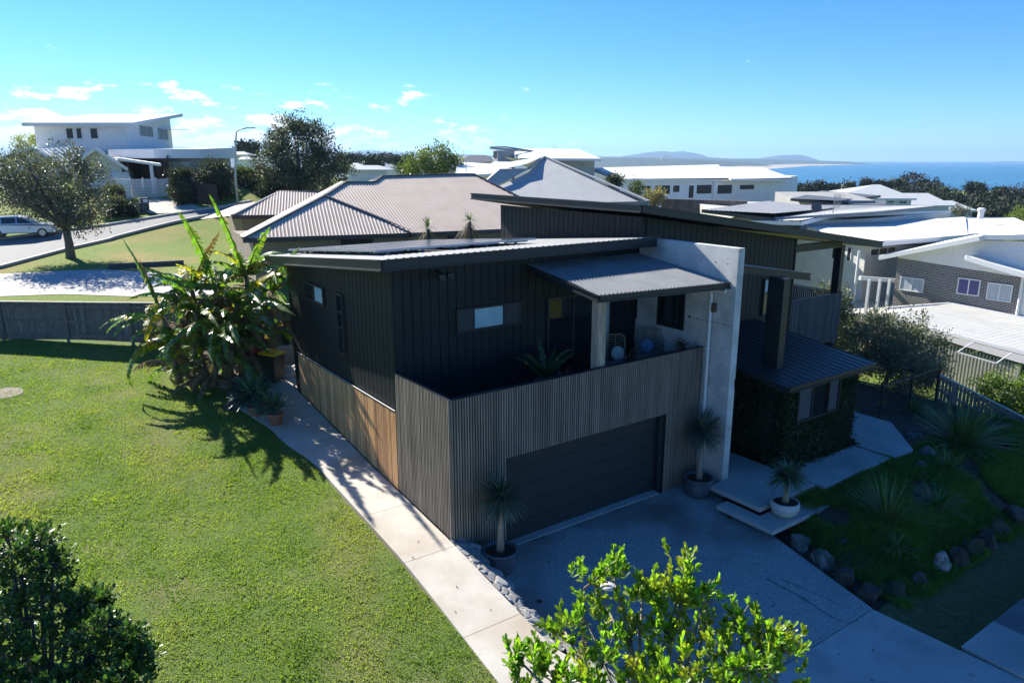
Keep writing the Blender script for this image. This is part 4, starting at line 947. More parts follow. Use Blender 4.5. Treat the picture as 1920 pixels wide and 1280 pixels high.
def roofquad(parent,P,mat,fmat,rib,th=.18,pitch=.22,amp=.02,name='roof',ribs=True):
    P=[Vector(p) for p in P];mb=MB()
    if ribs: mb.ribbed([p+Vector((0,0,.02)) for p in P],rib,pitch,amp)
    else: mb.poly([p+Vector((0,0,.012)) for p in P])
    r=mb.build(name,mat,parent)
    mb=MB();mb.hexa([p-Vector((0,0,th)) for p in P],P)
    c=sum(P,Vector())/len(P)
    for p,q in zip(P,P[1:]+P[:1]):
        o=(p+q)/2-c;o.z=0;e=(q-p).normalized();o=(o-e*o.dot(e));o.normalize();mb.bar(p+o*.05-Vector((0,0,th*.5-.02)),q+o*.05-Vector((0,0,th*.5-.02)),.09,th+.06)
    mb.build('fascia',fmat,r);return r
def xy(p): return (p[0],p[1])
def th_(name,loc,label,cat,grp=None): return thing(name,(loc[0],loc[1],loc[2]),label,cat,grp)
bw=boards_mat('white_weatherboard',(.64,.65,.66),(.7,.71,.72),.16)
bcream=boards_mat('cream_weatherboard',(.5,.5,.42),(.56,.56,.48),.18)
bgrey=boards_mat('pale_grey_boards',(.5,.49,.48),(.58,.57,.56),.45,.35)
midgrey=mk('mid_grey_render',(.28,.28,.28),(.33,.33,.33),1,.85)
greige=mk('greige_render',(.42,.41,.38),(.48,.47,.44),1,.85)
bluewhite=mk('white_render',(.66,.69,.73),(.72,.75,.78),1,.8)
wframe=M['white'];dframe=M['blackmetal']
# ---- terrain
def terrain():
    ls=np.concatenate([np.linspace(-330,-70,30),np.linspace(-66,70,90),np.linspace(75,420,42)])
    dsr=np.concatenate([np.linspace(3,80,78),np.linspace(82,180,40),np.linspace(190,720,40)])
    V=[];
    for d in dsr:
        for l in ls:
            f=1 if d<200 else 1+(d-200)/300
            X,Y=ld(l*f,d);V.append((X,Y,zterr(X,Y)))
    n,k=len(dsr),len(ls);I=np.arange(n*k).reshape(n,k);F=np.stack([I[:-1,:-1],I[:-1,1:],I[1:,1:],I[1:,:-1]],-1).reshape(-1,4)
    tag(npmesh('terrain',np.array(V),F,M['grassfar'],smooth=True),kind='structure')
terrain()
def ribbon(name,near,far,mat,h=.03,n=6,sub=6,kind='structure'):
    """a strip draped on the terrain between two lines of ground points"""
    def res(P):
        P=[hit(*p) for p in P];o=[]
        for a,b in zip(P,P[1:]):
            for i in range(sub):o.append(a.lerp(b,i/sub))
        return o+[P[-1]]
    A=res(near);B=res(far);mb=MB();rows=[]
    for a,b in zip(A,B):
        r=[]
        for i in range(n+1):
            p=a.lerp(b,i/n);r.append(mb.v((p.x,p.y,zterr(p.x,p.y)+h)))
        rows.append(r)
    for r,q in zip(rows,rows[1:]):
        for i in range(n): mb.f((r[i],r[i+1],q[i+1],q[i]))
    return tag(mb.build(name,mat),kind=kind),A,B
asph=mk('grey_asphalt',(.15,.155,.165),(.2,.205,.215),40,.85,bump=.2,bscale=60,rim=(.3,.7),c3=(.19,.195,.2),s3=.2)
near=[(-260,545),(-100,522),(0,503),(130,468),(215,447),(300,425),(380,408),(430,398),(500,385)]
far=[(-260,470),(-100,458),(0,450),(100,437),(200,424),(280,411),(350,400),(420,389),(470,379)]
_,RA,RB=ribbon('road',near,far,asph,.05)
kerbm=mk('kerb_concrete',(.34,.33,.31),(.42,.41,.39),2,.85)
for L_,s in ((RA,-1),(RB,1)):
    mb=MB();V=[Vector((p.x,p.y,zterr(p.x,p.y)+.1)) for p in L_]
    for a,b in zip(V,V[1:]): mb.bar(a,b,.3,.16)
    tag(mb.build('kerb',kerbm),kind='structure')
ribbon('neighbour_driveway',[(-200,575),(-60,562),(0,556),(120,552),(240,556),(360,556),(430,550)],[(-200,530),(-60,515),(0,514),(120,508),(200,506),(300,512),(420,520)],mk('neighbour_concrete',(.36,.355,.345),(.44,.43,.42),2,.85),.02)
ribbon('side_driveway',[(290,402),(330,400),(390,396),(372,388),(345,380),(340,377)],[(280,401),(272,396),(262,389),(268,382),(275,377),(285,372)],mk('tan_concrete',(.36,.34,.3),(.44,.42,.37),2,.85),.06)
tufts('verge_grass_far',90000,-14,16,33,62,lambda x,y:zterr(x,y)+.01,mk('verge_blades_yellow',(.1,.13,.02),(.17,.17,.035),3,.8,island=.35,transl=.3,c3=(.2,.17,.05),s3=.25),.07,.03,
  lambda X,Y:(lambda d,l:(d>30)&(d<66)&(NR.uniform(size=len(X))<(32/d)**2)&~((d>36)&(d<41.5)&(l<-12)))(X*math.sin(YAW)+Y*math.cos(YAW),X*math.cos(YAW)-Y*math.sin(YAW))&off_road(X,Y)) if 0 else None
# ---- big white house on the hill
g=hit(300,372);wh=th_('white_house',g,'two storey white weatherboard house with skillion roof across the street','house')
A,B,Cc=at(73,300,80),at(244,300,78),at(327,300,93);D4=A+Cc-B
zt=lambda p,y,d:9+d*(300-y)/1411
walls(wh,[xy(A),xy(B),xy(Cc),xy(D4)],4.5,[zt(0,238,80),zt(0,233,78),zt(0,219,93),zt(0,225,95)],bw)
P1,P2,P3=at(42,231,79),at(246,231,76.8),at(341,214,95);roofquad(wh,[P1,P2,P3,P1+P3-P2],M['whiteroof'],mk('pale_blue_fascia',(.45,.5,.55),rough=.5),(P3-P2),.3,.3)
for x0,x1 in ((126,140),(145,156),(171,186)): wwin(wh,A,B,x0,240,x1,261,0,wframe)
wwin(wh,B,Cc,262,236,287,257,1,wframe);wwin(wh,B,Cc,297,241,315,263,1,wframe)
mb=MB();p=wallhit(297,243,B,Cc);q=wallhit(340,243,B,Cc);nn=Vector((B.y-Cc.y,Cc.x-B.x,0)).normalized();nn=nn if nn.dot(B)<0 else -nn
mb.bar(p+nn*.5,q+nn*.5,1.0,.06);mb.build('sunshade',M['white'],wh)
mb=MB();p=wallhit(238,236,A,B);q=wallhit(244,280,A,B);mb.tube([(p.x,p.y,p.z),(p.x,p.y,q.z)],.06,6);mb.build('downpipe',M['white'],wh)
# garage wing
A,B=at(193,300,71),at(290,300,69);B2=at(376,300,69.5);C2=at(432,300,78)
walls(wh,[xy(at(300,300,69.5)),xy(B2),xy(C2),xy(at(350,300,88)),xy(at(250,300,86))],3.5,zt(0,296,69.5),midgrey,'garage_wall')
E1,E2,E3=at(193,283,70),at(290,296,67.5),at(376,293,68.2)
mb=MB();fp=[at(190,290,71),at(290,290,67.5),at(290,290,67.5)]
top,bot=zt(0,282,68),zt(0,297,68)
F_=[xy(at(205,300,72)),xy(at(290,300,68)),xy(at(376,300,68.5)),xy(at(444,300,77)),xy(at(350,300,92)),xy(at(230,300,92))]
mb.hexa([(x,y,bot) for x,y in F_],[(x,y,top+(.35 if i>2 else .1)) for i,(x,y) in enumerate(F_)]);mb.build('parapet',M['white'],wh)
Ga,Gb=at(300,300,69.5),B2
p=wallhit(302,336,Ga,Gb);q=wallhit(358,336,Ga,Gb);z2=wallhit(302,303,Ga,Gb).z
u=Vector((q.x-p.x,q.y-p.y,0)).normalized();n=Vector((u.y,-u.x,0));mb=MB()
h=(z2-p.z)/5
for k in range(5): mb.hexa([p+n*.01+Vector((0,0,k*h)),q+n*.01+Vector((0,0,k*h)),q+n*.05+Vector((0,0,k*h)),p+n*.05+Vector((0,0,k*h))],[p+n*.01+Vector((0,0,k*h+h-.03)),q+n*.01+Vector((0,0,k*h+h-.03)),q+n*.05+Vector((0,0,k*h+h-.03)),p+n*.05+Vector((0,0,k*h+h-.03))])
mb.build('garage_door',mk('silver_door',(.5,.51,.53),rough=.5),wh)
wwin(wh,B2,C2,398,292,418,312,2,dframe)
# ---- cream gabled house at the far left
g=hit(150,365);gh=th_('gabled_house',g,'cream gabled house with white roofs behind the street tree by the road','house')
def gable(x0,x1,yev,xa,ya,ybase,d,back,parent,wm,rm):
    L_,R_,A_=at(x0,yev,d),at(x1,yev,d),at(xa,ya,d);bk=back
    u=Vector((R_.x-L_.x,R_.y-L_.y,0)).normalized();zb=zterr(L_.x,L_.y)-.3;i=u*.55
    mb=MB();l,r=L_+i,R_-i
    mb.f([mb.v((l.x,l.y,zb)),mb.v((r.x,r.y,zb)),mb.v((r.x,r.y,r.z+.3)),mb.v((A_.x,A_.y,A_.z-.2)),mb.v((l.x,l.y,l.z+.3))])
    for p,q in ((l,l+bk),(r,r+bk)): mb.poly([(p.x,p.y,zb),(q.x,q.y,zb),(q.x,q.y,p.z+.3),(p.x,p.y,p.z+.3)])
    mb.build('wall',wm,parent)
    f=-bk.normalized()*.5
    mb=MB()
    for e in (L_,R_): mb.ribbed([e+f,A_+f,A_+bk,e+bk],A_-e,.3,.02)
    rf=mb.build('roof',rm,parent)
    mb=MB()
    for e in (L_,R_): mb.bar(e+f,A_+f,.08,.28)
    mb.build('bargeboard',M['white'],rf);return l,r
bk=Vector((*ld(-8,16),0))
l1,r1=gable(-20,118,306,60,278,340,72,bk,gh,bcream,M['whiteroof'])
l2,r2=gable(124,240,318,180,279,350,67,bk,gh,bcream,M['whiteroof'])
mb=MB();mb.ribbed([at(66,278,63),at(178,280,58.5),at(178,280,58.5)+bk,at(66,278,63)+bk],bk,.3,.02) if 0 else mb.ribbed([at(70,279,74),at(176,281,70),at(125,312,70),at(110,306,73)],(0,1,.2),.3,.02);mb.build('valley_roof',M['whiteroof'],gh)
p=wallhit(163,352,l2,r2);q=wallhit(214,352,l2,r2);z2=wallhit(163,322,l2,r2).z;zb=zterr(p.x,p.y)
u=Vector((q.x-p.x,q.y-p.y,0)).normalized();n=Vector((u.y,-u.x,0))
mb=MB()
for k in range(5):
    h=(z2-zb)/5;a=Vector((p.x,p.y,zb+k*h));b=Vector((q.x,q.y,zb+k*h));mb.hexa([a,b,b+n*.04,a+n*.04],[v+Vector((0,0,h-.03)) for v in (a,b,b+n*.04,a+n*.04)])
mb.build('garage_door',M['white'],gh)
# carport, van, gate
c0=hit(283,345);cp=th_('carport',c0,'open carport with a thin white sloping roof beside the cream house','carport')
roofquad(cp,[at(222,297,66),at(300,308,65),at(288,304,73),at(215,295,73)],M['whiteroof'],M['white'],(0,1,0),.16,.25)
mb=MB();a=at(283,310,65.3);mb.box(a.x-.12,a.x+.12,a.y-.12,a.y+.12,zterr(a.x,a.y)-.3,a.z);mb.build('post',M['white'],cp)
g=hit(238,352);v0=at(228,340,69);van=th_('parked_van',(v0.x,v0.y,zterr(v0.x,v0.y)),'white high-roofed van parked under the carport','van')
fr=Vector((*ld(1.2,-3),0)).normalized();si=Vector((-fr.y,fr.x,0))
def car_shape(root,o,f,s,prof,wid,mats,name='body'):
    """side outline extruded across, with tumblehome"""
    mb=MB();n=len(prof);L_=[];R_=[]
    for x,z in prof:
        k=wid/2*(1-.16*max(0,(z-.9))/.6);L_.append(mb.v(o+f*x+s*k+Vector((0,0,z))));R_.append(mb.v(o+f*x-s*k+Vector((0,0,z))))
    mb.f(L_);mb.f(R_[::-1])
    for i in range(n): j=(i+1)%n;mb.f((L_[i],R_[i],R_[j],L_[j]))
    return mb.build(name,mats,root,bevel=.05)
zz=zterr(v0.x,v0.y);o=Vector((v0.x,v0.y,zz))
car_shape(van,o,fr,si,[(-2.4,.35),(2.3,.35),(2.4,.8),(2.2,1.15),(1.5,1.35),(.9,2.1),(.5,2.4),(-2.3,2.4)],1.9,M['white'])
mb=MB()
for s in (-1,1): mb.poly([o+fr*a+si*(s*(.955-.11*max(0,z-.9)))+Vector((0,0,z)) for a,z in ((.1,1.35),(1.35,1.35),(.85,1.95),(.1,1.95))])
mb.poly([o+fr*(x+.03)+si*y+Vector((0,0,z+.02)) for x,y,z in ((1.44,-.75,1.42),(1.44,.75,1.42),(.97,.68,2.02),(.97,-.68,2.02))]);mb.build('windows',M['glass'],van)
for a in (1.5,-1.5):
    for s in (-1,1):
        mb=MB();c=o+fr*a+si*(s*.85)+Vector((0,0,.34));mb.tube([c-si*.12,c+si*.12],.34,16);mb.build('wheel',M['blackmetal'],van)
gA,gB=hit(248,373),hit(319,368);gt=th_('picket_gate',gA,'white slatted double gate closing off the carport','gate')
u=(gB-gA);u.z=0;L_=u.length;u.normalize()
for k in range(4):
    p=gA+u*(L_*k/3);mb=MB();mb.box(p.x-.06,p.x+.06,p.y-.06,p.y+.06,p.z-.2,p.z+1.75);mb.build('post',M['white'],gt)
for k in range(3):
    mb=MB()
    for j in range(13): a=gA+u*(L_*k/3+.08)+Vector((0,0,.15+j*.12));b=gA+u*(L_*(k+1)/3-.08)+Vector((0,0,.15+j*.12));mb.bar(a,b,.025,.085)
    mb.build('slat_panel',M['white'],gt)
a=hit(222,372);b=hit(247,374);mb=MB();mb.bar(a+Vector((0,0,.8)),b+Vector((0,0,.8)),.1,1.7);tag(mb.build('white_wall',M['white']),'short white panel wall joining the slatted gate','wall')
dfm=mk('dark_stained_fence',(.05,.035,.028),(.085,.06,.05),4,.85,island=.2)
a,b=hit(320,376),hit(410,391);paling_fence('stained_fence',xy(a),xy(b),lambda s:a.z-.1+(b.z-a.z)*s/12,lambda s:a.z+1.9-.12*s,'dark stained timber fence running down from the slatted gate',w=.14,mat=dfm,front=(-.5,-1),cap=False)
a,b=at(235,330,72),at(320,335,68);za=zterr(a.x,a.y);paling_fence('stained_fence',xy(a),xy(b),lambda s:za-.2,lambda s:za+2.1,'dark stained timber fence at the rear of the carport',w=.14,mat=dfm,front=(-.5,-1),cap=False)
# letterbox wall
a,b=hit(203,404),hit(268,397);t=th_('letterbox_wall',a,'low dark masonry wall with a letterbox pillar by the street','wall')
dk_=mk('dark_masonry',(.06,.062,.065),(.1,.1,.105),4,.9)
mb=MB();mb.bar(a+Vector((0,0,.3)),b+Vector((0,0,.3)),.25,.8);mb.build('wall',dk_,t)
c=hit(272,396);mb=MB();mb.box(c.x-.3,c.x+.3,c.y-.3,c.y+.3,c.z-.2,c.z+1.05);p_=mb.build('pillar',dk_,t)
mb=MB();mb.box(c.x-.12,c.x+.2,c.y-.36,c.y-.31,c.z+.7,c.z+.95);mb.build('letterbox',M['white'],p_)
c=hit(366,372);t=th_('pipe_stand',c,'bent white pipe standing in front of the stained fence','pipe');m=MB();m.tube([c,c+Vector((0,0,.35)),c+u*.6+Vector((0,0,.45)),c+u*.75+Vector((0,0,.75)),c+u*.5+Vector((0,0,.85))],.07,8);o=m.build('pipe',M['white'],t)
c=hit(300,498);t=th_('driveway_kerb_wall',c,'low dark retaining edge beside the neighbour driveway','wall')
a,b=hit(203,504),hit(345,496);mb=MB();mb.bar(a+Vector((0,0,.02)),b+Vector((0,0,.02)),.2,.5);mb.build('wall',dk_,t)
# ---- street lamps
def lamp(x,yb,yt,d,arm,label,base=None):
    b=at(x,yb,d);zb=zterr(b.x,b.y);t_=at(x-4,yt+28,d);e=at(x+arm,yt,d)
    t=thing('street_lamp',(b.x,b.y,zb),label,'street lamp','street lamps');m=MB();m.tube([(b.x,b.y,zb-.3),(b.x,b.y,zb+3),t_,t_+(e-t_)*.12+Vector((0,0,(e.z-t_.z)*.6)),t_+(e-t_)*.4+Vector((0,0,(e.z-t_.z)*.5)),e],[.1,.09,.07,.05,.05,.045],8)
    m.build('pole',mk('galvanised',(.4,.41,.42),rough=.5,metal=.4),t,True)
    m=MB();dv=(e-t_);dv.z=0;dv.normalize();m.bar(e-dv*.1,e+dv*.6,.2,.1);m.build('lamp_head',M['white'],t)
lamp(446,384,240,60,18,'tall street lamp with a curved arm at the top of the road')
lamp(1240,345,292,190,12,'street lamp beyond the long white house');lamp(1578,375,341,150,16,'street lamp by the grey hip-roofed villas at the shore trees');lamp(1050,300,275,210,-10,'street lamp head just above the white flat roof')
# ---- silver wagon
c=hit(30,446)
car=th_('parked_car',c,'silver station wagon parked at the kerb under the street tree','car')
a,b=hit(-40,449),hit(105,436);f=(b-a);f.z=0;f.normalize();s=Vector((-f.y,f.x,0));o=Vector((c.x,c.y,c.z+.06))+f*.4
silver=mk('silver_car_paint',(.45,.5,.58),(.47,.52,.6),2,.28,metal=.55,coat=.6)
car_shape(car,o,f,s,[(-2.1,.45),(-2.15,.75),(-2.1,.95),(2.1,.78),(2.2,.6),(2.15,.3),(-2.05,.3)][::1],1.7,silver)
mb=MB();car_shape(car,o,f,s,[(-2.08,.93),(-1.95,1.0),(-1.75,1.38),(-1.5,1.44),(-.1,1.46),(.35,1.4),(1.1,.95),(2.05,.8),(1.2,.85)],1.64,silver,'cabin')
mb=MB()
for sd in (-1,1):
    for w_ in (((-1.75,.98),(-1.02,.98),(-1.02,1.34),(-1.6,1.34)),((-.95,.98),(-.12,.98),(-.12,1.37),(-.95,1.36)),((-.05,.98),(.9,.96),(.3,1.34),(-.05,1.37))):
        mb.poly([o+f*x+s*(sd*(.825-.135*max(0,z-.9)))+Vector((0,0,z)) for x,z in w_])
mb.poly([o+f*(x-.03)+s*y+Vector((0,0,z)) for x,y,z in ((-1.97,-.7,1.02),(-1.97,.7,1.02),(-1.78,.62,1.36),(-1.78,-.62,1.36))])
mb.poly([o+f*(x+.03)+s*y+Vector((0,0,z+.02)) for x,y,z in ((1.06,-.7,.98),(1.06,.7,.98),(.4,.62,1.38),(.4,-.62,1.38))]);mb.build('window',M['glass'],car)
for sd in (-1,1):
    mb=MB();p=o+f*-2.06+s*(sd*.7)+Vector((0,0,.83));mb.hexa([p+f*a_+s*b_+Vector((0,0,-.12)) for a_,b_ in ((-.1,-.16),(.2,-.16),(.2,.16),(-.1,.16))],[p+f*a_+s*b_+Vector((0,0,.1)) for a_,b_ in ((-.08,-.16),(.2,-.16),(.2,.16),(-.08,.16))]);mb.build('tail_lamp',mk('red_lens',(.4,.015,.02),rough=.2),car)
    for x in (-1.3,1.35):
        c_=o+f*x+s*(sd*.76)+Vector((0,0,.31));mb=MB();mb.tube([c_-s*.1,c_+s*.1],.31,20);w=mb.build('wheel',M['blackmetal'],car)
        mb=MB();mb.tube([c_+s*(sd*.09),c_+s*(sd*.115)],.2,16);mb.build('rim',mk('alloy',(.4,.4,.4),rough=.3,metal=.8),w)
    mb=MB()
    mb.bar(o+f*-1.7+s*(sd*.6)+Vector((0,0,1.5)),o+f*.0+s*(sd*.6)+Vector((0,0,1.51)),.04,.04);mb.build('roof_rail',M['blackmetal'],car)
# ---- hip-roofed neighbour with reddish ribbed steel
hip_roof=mk('beige_ribbed_steel',(.47,.385,.32),(.54,.45,.385),1,.65,spec=.25);rc=mk('dark_brown_capping',(.05,.045,.05),rough=.5)
hb=at(620,450,38);nh=th_('brick_house',(hb.x,hb.y,2),'tan brick house under ribbed beige hip roofs behind the black house','house')
def plane_roof(parent,polys,rib,mat,cap,pitch=.19,amp=.018):
    mb=MB()
    for p in polys: mb.ribbed(p,rib,pitch,amp)
    return mb.build('roof',mat,parent)
def gable_pts(s): return s
# eave line direction on the roof front, ridge lines behind
e0,e1=at(455,447,36.5),at(780,437,40.5);ap=at(608,367,42.5)
e2,e3=at(772,437,40.2),at(1075,424,45.5)
r0=at(648,342,45.5);r1=at(700,342,46.5);r2=at(716,330,49.5);r3=at(838,330,51);r4=at(858,326,53);r5=at(890,326,53.5)
ribd=(ap-(e0+e1)/2)
rf=plane_roof(nh,[[e0,e1,ap]],ribd,hip_roof,rc)
ribm=Vector((r0.x-e2.x*.0,0,0));ev=(e3-e2);ev.z=0;ev.normalize();upd=Vector((-ev.y,ev.x,0))
upd=upd if upd.dot(fw)>0 else -upd
v0=at(610,366,42.9)
poly1=[v0,e2,r2.lerp(r2,0),r1,r0]
def onplane(x,y,P0,e,n):
    r=fw+rt*((x-CXP)/FPX)+upv*((CYP-y)/FPX);N=e.cross(n);k=N.dot(Vector(P0)-Vector((0,0,HC)))/N.dot(r);return Vector((0,0,HC))+r*k
sl=(upd+Vector((0,0,.4))).normalized()
op=lambda x,y:onplane(x,y,e2,(e3-e2).normalized(),sl)
plane_roof(nh,[[op(610,366),op(775,437),op(860,327),op(716,331),op(700,343),op(648,343)][:3]+[op(716,331)]],sl,hip_roof,rc)
plane_roof(nh,[[op(610,366),op(716,331),op(700,342),op(648,342)]],sl,hip_roof,rc)
plane_roof(nh,[[op(775,437),op(1080,424),op(888,327),op(860,327)]],sl,hip_roof,rc)
plane_roof(nh,[[op(716,331),op(860,327),op(845,330),op(718,330)]],sl,hip_roof,rc) if 0 else None
# side slope seen edge-on and the wing beyond it
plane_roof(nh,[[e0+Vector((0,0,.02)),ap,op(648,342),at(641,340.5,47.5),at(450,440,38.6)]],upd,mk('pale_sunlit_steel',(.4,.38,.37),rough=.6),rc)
w0,w1,w2,w3=at(436,404,47),at(600,404,51),at(640,360,56),at(524,360,53)
plane_roof(nh,[[w0,w1,w2,w3]],(w3-w0)*.3+upd*4,hip_roof,rc)
plane_roof(nh,[[w0,w3,w3+Vector((-2.5,2.5,-1)),w0+Vector((-1.4,3,0))]],upd,hip_roof,rc)
for a,b in ((e0,ap),(ap,e1),(op(610,366),op(648,342)),(op(648,342),op(700,342)),(op(700,342),op(716,331)),(op(716,331),op(860,327)),(op(860,327),op(888,327)),(op(888,327),op(1080,424)),(w0,w3),(w3,w2)): mb=MB();mb.bar(a+Vector((0,0,.03)),b+Vector((0,0,.03)),.22,.08);mb.build('ridge_capping',rc,nh)
for a,b in ((e0,e1),(e2,op(1080,424)),(w0,w1)): mb=MB();mb.bar(a-Vector((0,0,.1)),b-Vector((0,0,.1)),.14,.24);mb.build('gutter',rc,nh)
tan=brick_mat('tan_brick',(.2,.155,.11),(.27,.21,.155),(.3,.27,.22),((e1-e0).x/(e1-e0).length,(e1-e0).y/(e1-e0).length))
ins=upd*.6
mb=MB()
f0,f1=e0+ins+Vector((.6,0,0)),e1+ins;mb.hexa([(f0.x,f0.y,1.8),(f1.x,f1.y,1.8),(f1.x+upd.x*6,f1.y+upd.y*6,1.8),(f0.x+upd.x*6,f0.y+upd.y*6,1.8)],[(f0.x,f0.y,e0.z-.2),(f1.x,f1.y,e1.z-.2),(f1.x+upd.x*6,f1.y+upd.y*6,e1.z-.2),(f0.x+upd.x*6,f0.y+upd.y*6,e0.z-.2)])
mb.build('wall',tan,nh);mb=MB()
g0,g1=e2+ins,e3+ins;mb.hexa([(g0.x,g0.y,1.8),(g1.x,g1.y,1.8),(g1.x+upd.x*6,g1.y+upd.y*6,1.8),(g0.x+upd.x*6,g0.y+upd.y*6,1.8)],[(g0.x,g0.y,e2.z-.2),(g1.x,g1.y,e2.z-.2),(g1.x+upd.x*6,g1.y+upd.y*6,e2.z-.2),(g0.x+upd.x*6,g0.y+upd.y*6,e2.z-.2)])
mb.build('wall',tan,nh);mb=MB()
h0,h1=w0+Vector((.8,.9,0)),w1;mb.hexa([(h0.x,h0.y,1.8),(h1.x,h1.y,1.8),(h1.x+upd.x*5,h1.y+upd.y*5,1.8),(h0.x+upd.x*5,h0.y+upd.y*5,1.8)],[(h0.x,h0.y,w0.z-.2),(h1.x,h1.y,w0.z-.2),(h1.x+upd.x*5,h1.y+upd.y*5,w0.z-.2),(h0.x+upd.x*5,h0.y+upd.y*5,w0.z-.2)])
mb.build('wall',tan,nh)
wwin(nh,f0,f1,640,448,700,480,1,dframe);wwin(nh,g0,g1,840,432,880,470,1,dframe)
# shaggy yuccas between the two houses
dry=leafmat('dry_skirt_leaf',(.13,.115,.09),.3,.1,.8)
for x,y,d,lb in ((802,425,32,'shorter shaggy yucca with a dead-leaf skirt, nearest the solar panels'),(880,412,33,'tallest shaggy yucca with a bright green tuft against the ribbed roof'),(716,455,32,None)):
    if lb is None: continue
    p=at(x,y,d);t=thing('shaggy_yucca',(p.x,p.y,2),lb,'yucca','yuccas behind the black house')
    bark_tube('trunk',[(p.x,p.y,1.6),(p.x,p.y,p.z-.1)],[.12,.08],t)
    npmesh('leaves',*blades(p,70,.5,.045,-5,85,50,4,.04),drac2,t);npmesh('dead_leaves',*blades(Vector(p)-Vector((0,0,.35)),160,1.0,.03,-75,-20,25,4,.08,zoff=.3),dry,t)
# ---- grey hip-roofed house
gr=mk('mid_grey_ribbed_steel',(.36,.365,.37),(.41,.415,.42),1,.6)
G0,G1,GA=at(960,378,57),at(1216,378,57),at(1020,294,66);GB=at(985,320,66);GC=at(936,321,66.5)
t=th_('grey_roofed_house',G0,'house under a broad mid-grey hip roof behind the tall black wall','house')
L0=at(860,385,59)
plane_roof(t,[[L0,G1,GA,at(990,318,63.3)]],GA-(G0+G1)/2,gr,rc,.2,.006);plane_roof(t,[[L0,at(990,318,63.3),at(936,319,62.5)]],GA-(G0+G1)/2,gr,rc,.2,.006)
plane_roof(t,[[G1,GA,GA+Vector((2,9,0)),G1+Vector((4,10,0))]],(GA-G1),gr,rc,.2,.006)
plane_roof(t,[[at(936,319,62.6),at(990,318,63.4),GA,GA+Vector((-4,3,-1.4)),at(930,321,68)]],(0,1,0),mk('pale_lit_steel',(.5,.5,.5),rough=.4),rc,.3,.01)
mb=MB()
for a,b in ((L0,at(936,319,62.5)),(at(936,319,62.5),at(990,318,63.3)),(at(990,318,63.3),GA),(GA,G1)): mb.bar(a+Vector((0,0,.05)),b+Vector((0,0,.05)),.25,.1)
mb.build('ridge_capping',gr,t)
mb=MB();mb.bar(L0-Vector((0,0,.12)),G1-Vector((0,0,.12)),.15,.3);mb.build('gutter',mk('grey_gutter',(.2,.21,.22),rough=.5),t)
q0,q1=Vector(L0)+Vector((1,1,0)),Vector(G1)+Vector((-.2,.8,0));walls(t,[xy(q0),xy(q1),(q1.x+5,q1.y+8),(q0.x+5,q0.y+8)],0,G1.z-.2,greige)
# ---- white roofed two-storey house behind
def boxhouse(name,label,x0,x1,yb,yt,d0,d1,depth,wm,z0=None,zf=None,cat='house',back=None):
    a,b=at(x0,yb,d0),at(x1,yb,d1);bk=Vector((*ld(*(back or (0,depth))),0));zt_=at(x0,yt,d0).z;z2=at(x1,yt,d1).z
    t=th_(name,(a.x,a.y,zterr(a.x,a.y)),label,cat)
    walls(t,[xy(a),xy(b),xy(b+bk),xy(a+bk)],min(zterr(a.x,a.y),zterr(b.x,b.y))-1,[zt_,z2,z2+.6,zt_+.6],wm);return t,a,b,bk
t,a,b,bk=boxhouse('white_roofed_house','two storey grey house with a white skillion roof behind the grey hip roof',1000,1114,330,296,92,92,10,greige)
roofquad(t,[at(975,297,90),at(1127,299,90),at(1082,280,104),at(960,280,104)],M['whiteroof'],M['white'],(0,1,.2),.2,.35)
q0,q1=at(933,305,88),at(965,300,94)
walls(t,[xy(at(925,300,89)),xy(at(933,300,88)),xy(q1),xy(at(958,300,98))],0,at(930,282,88).z,midgrey,'tower_wall')
roofquad(t,[at(920,276,87),at(968,281,96),at(1000,283,100),at(945,275,94)],M['charroof'],midgrey,(0,1,0),.15,.4,ribs=False)
wwin(t,at(925,300,89),at(933,300,88),926,284,931,296,0,dframe)
t,a,b,bk=boxhouse('white_roofed_house','low house with a broad white roof left of the grey tower wall',866,960,335,328,80,78,9,bluewhite)
roofquad(t,[at(855,331,76),at(955,324,75),at(945,309,92),at(860,303,92)],M['whiteroof'],M['white'],(0,1,.2),.2,.35)
mb=MB()
c=at(874,330,76)
for k in range(4): mb.bar(c+Vector((0,0,.3*k)),c+Vector((0,0,.3*k))+rt*.9,.02,.02)
mb.bar(c-Vector((0,0,.5)),c+Vector((0,0,1.4)),.04,.04);o=mb.build('antenna',M['charroof'],t)
t,a,b,bk=boxhouse('dark_roofed_house','distant house with dark tiled hip roof left of the grey tower',865,925,305,303,120,120,10,greige)
dh=mk('dark_tiles',(.07,.075,.085),rough=.6)
mb=MB();P=[at(855,304,118),at(930,304,118),at(930,300,135),at(855,300,135)];rr=[at(880,291,126),at(912,291,126)]
mb.poly([P[0],P[1],rr[1],rr[0]]);mb.poly([P[1],P[2],rr[1]]);mb.poly([P[3],P[0],rr[0]]);mb.poly([P[2],P[3],rr[0],rr[1]]);mb.build('roof',dh,t)
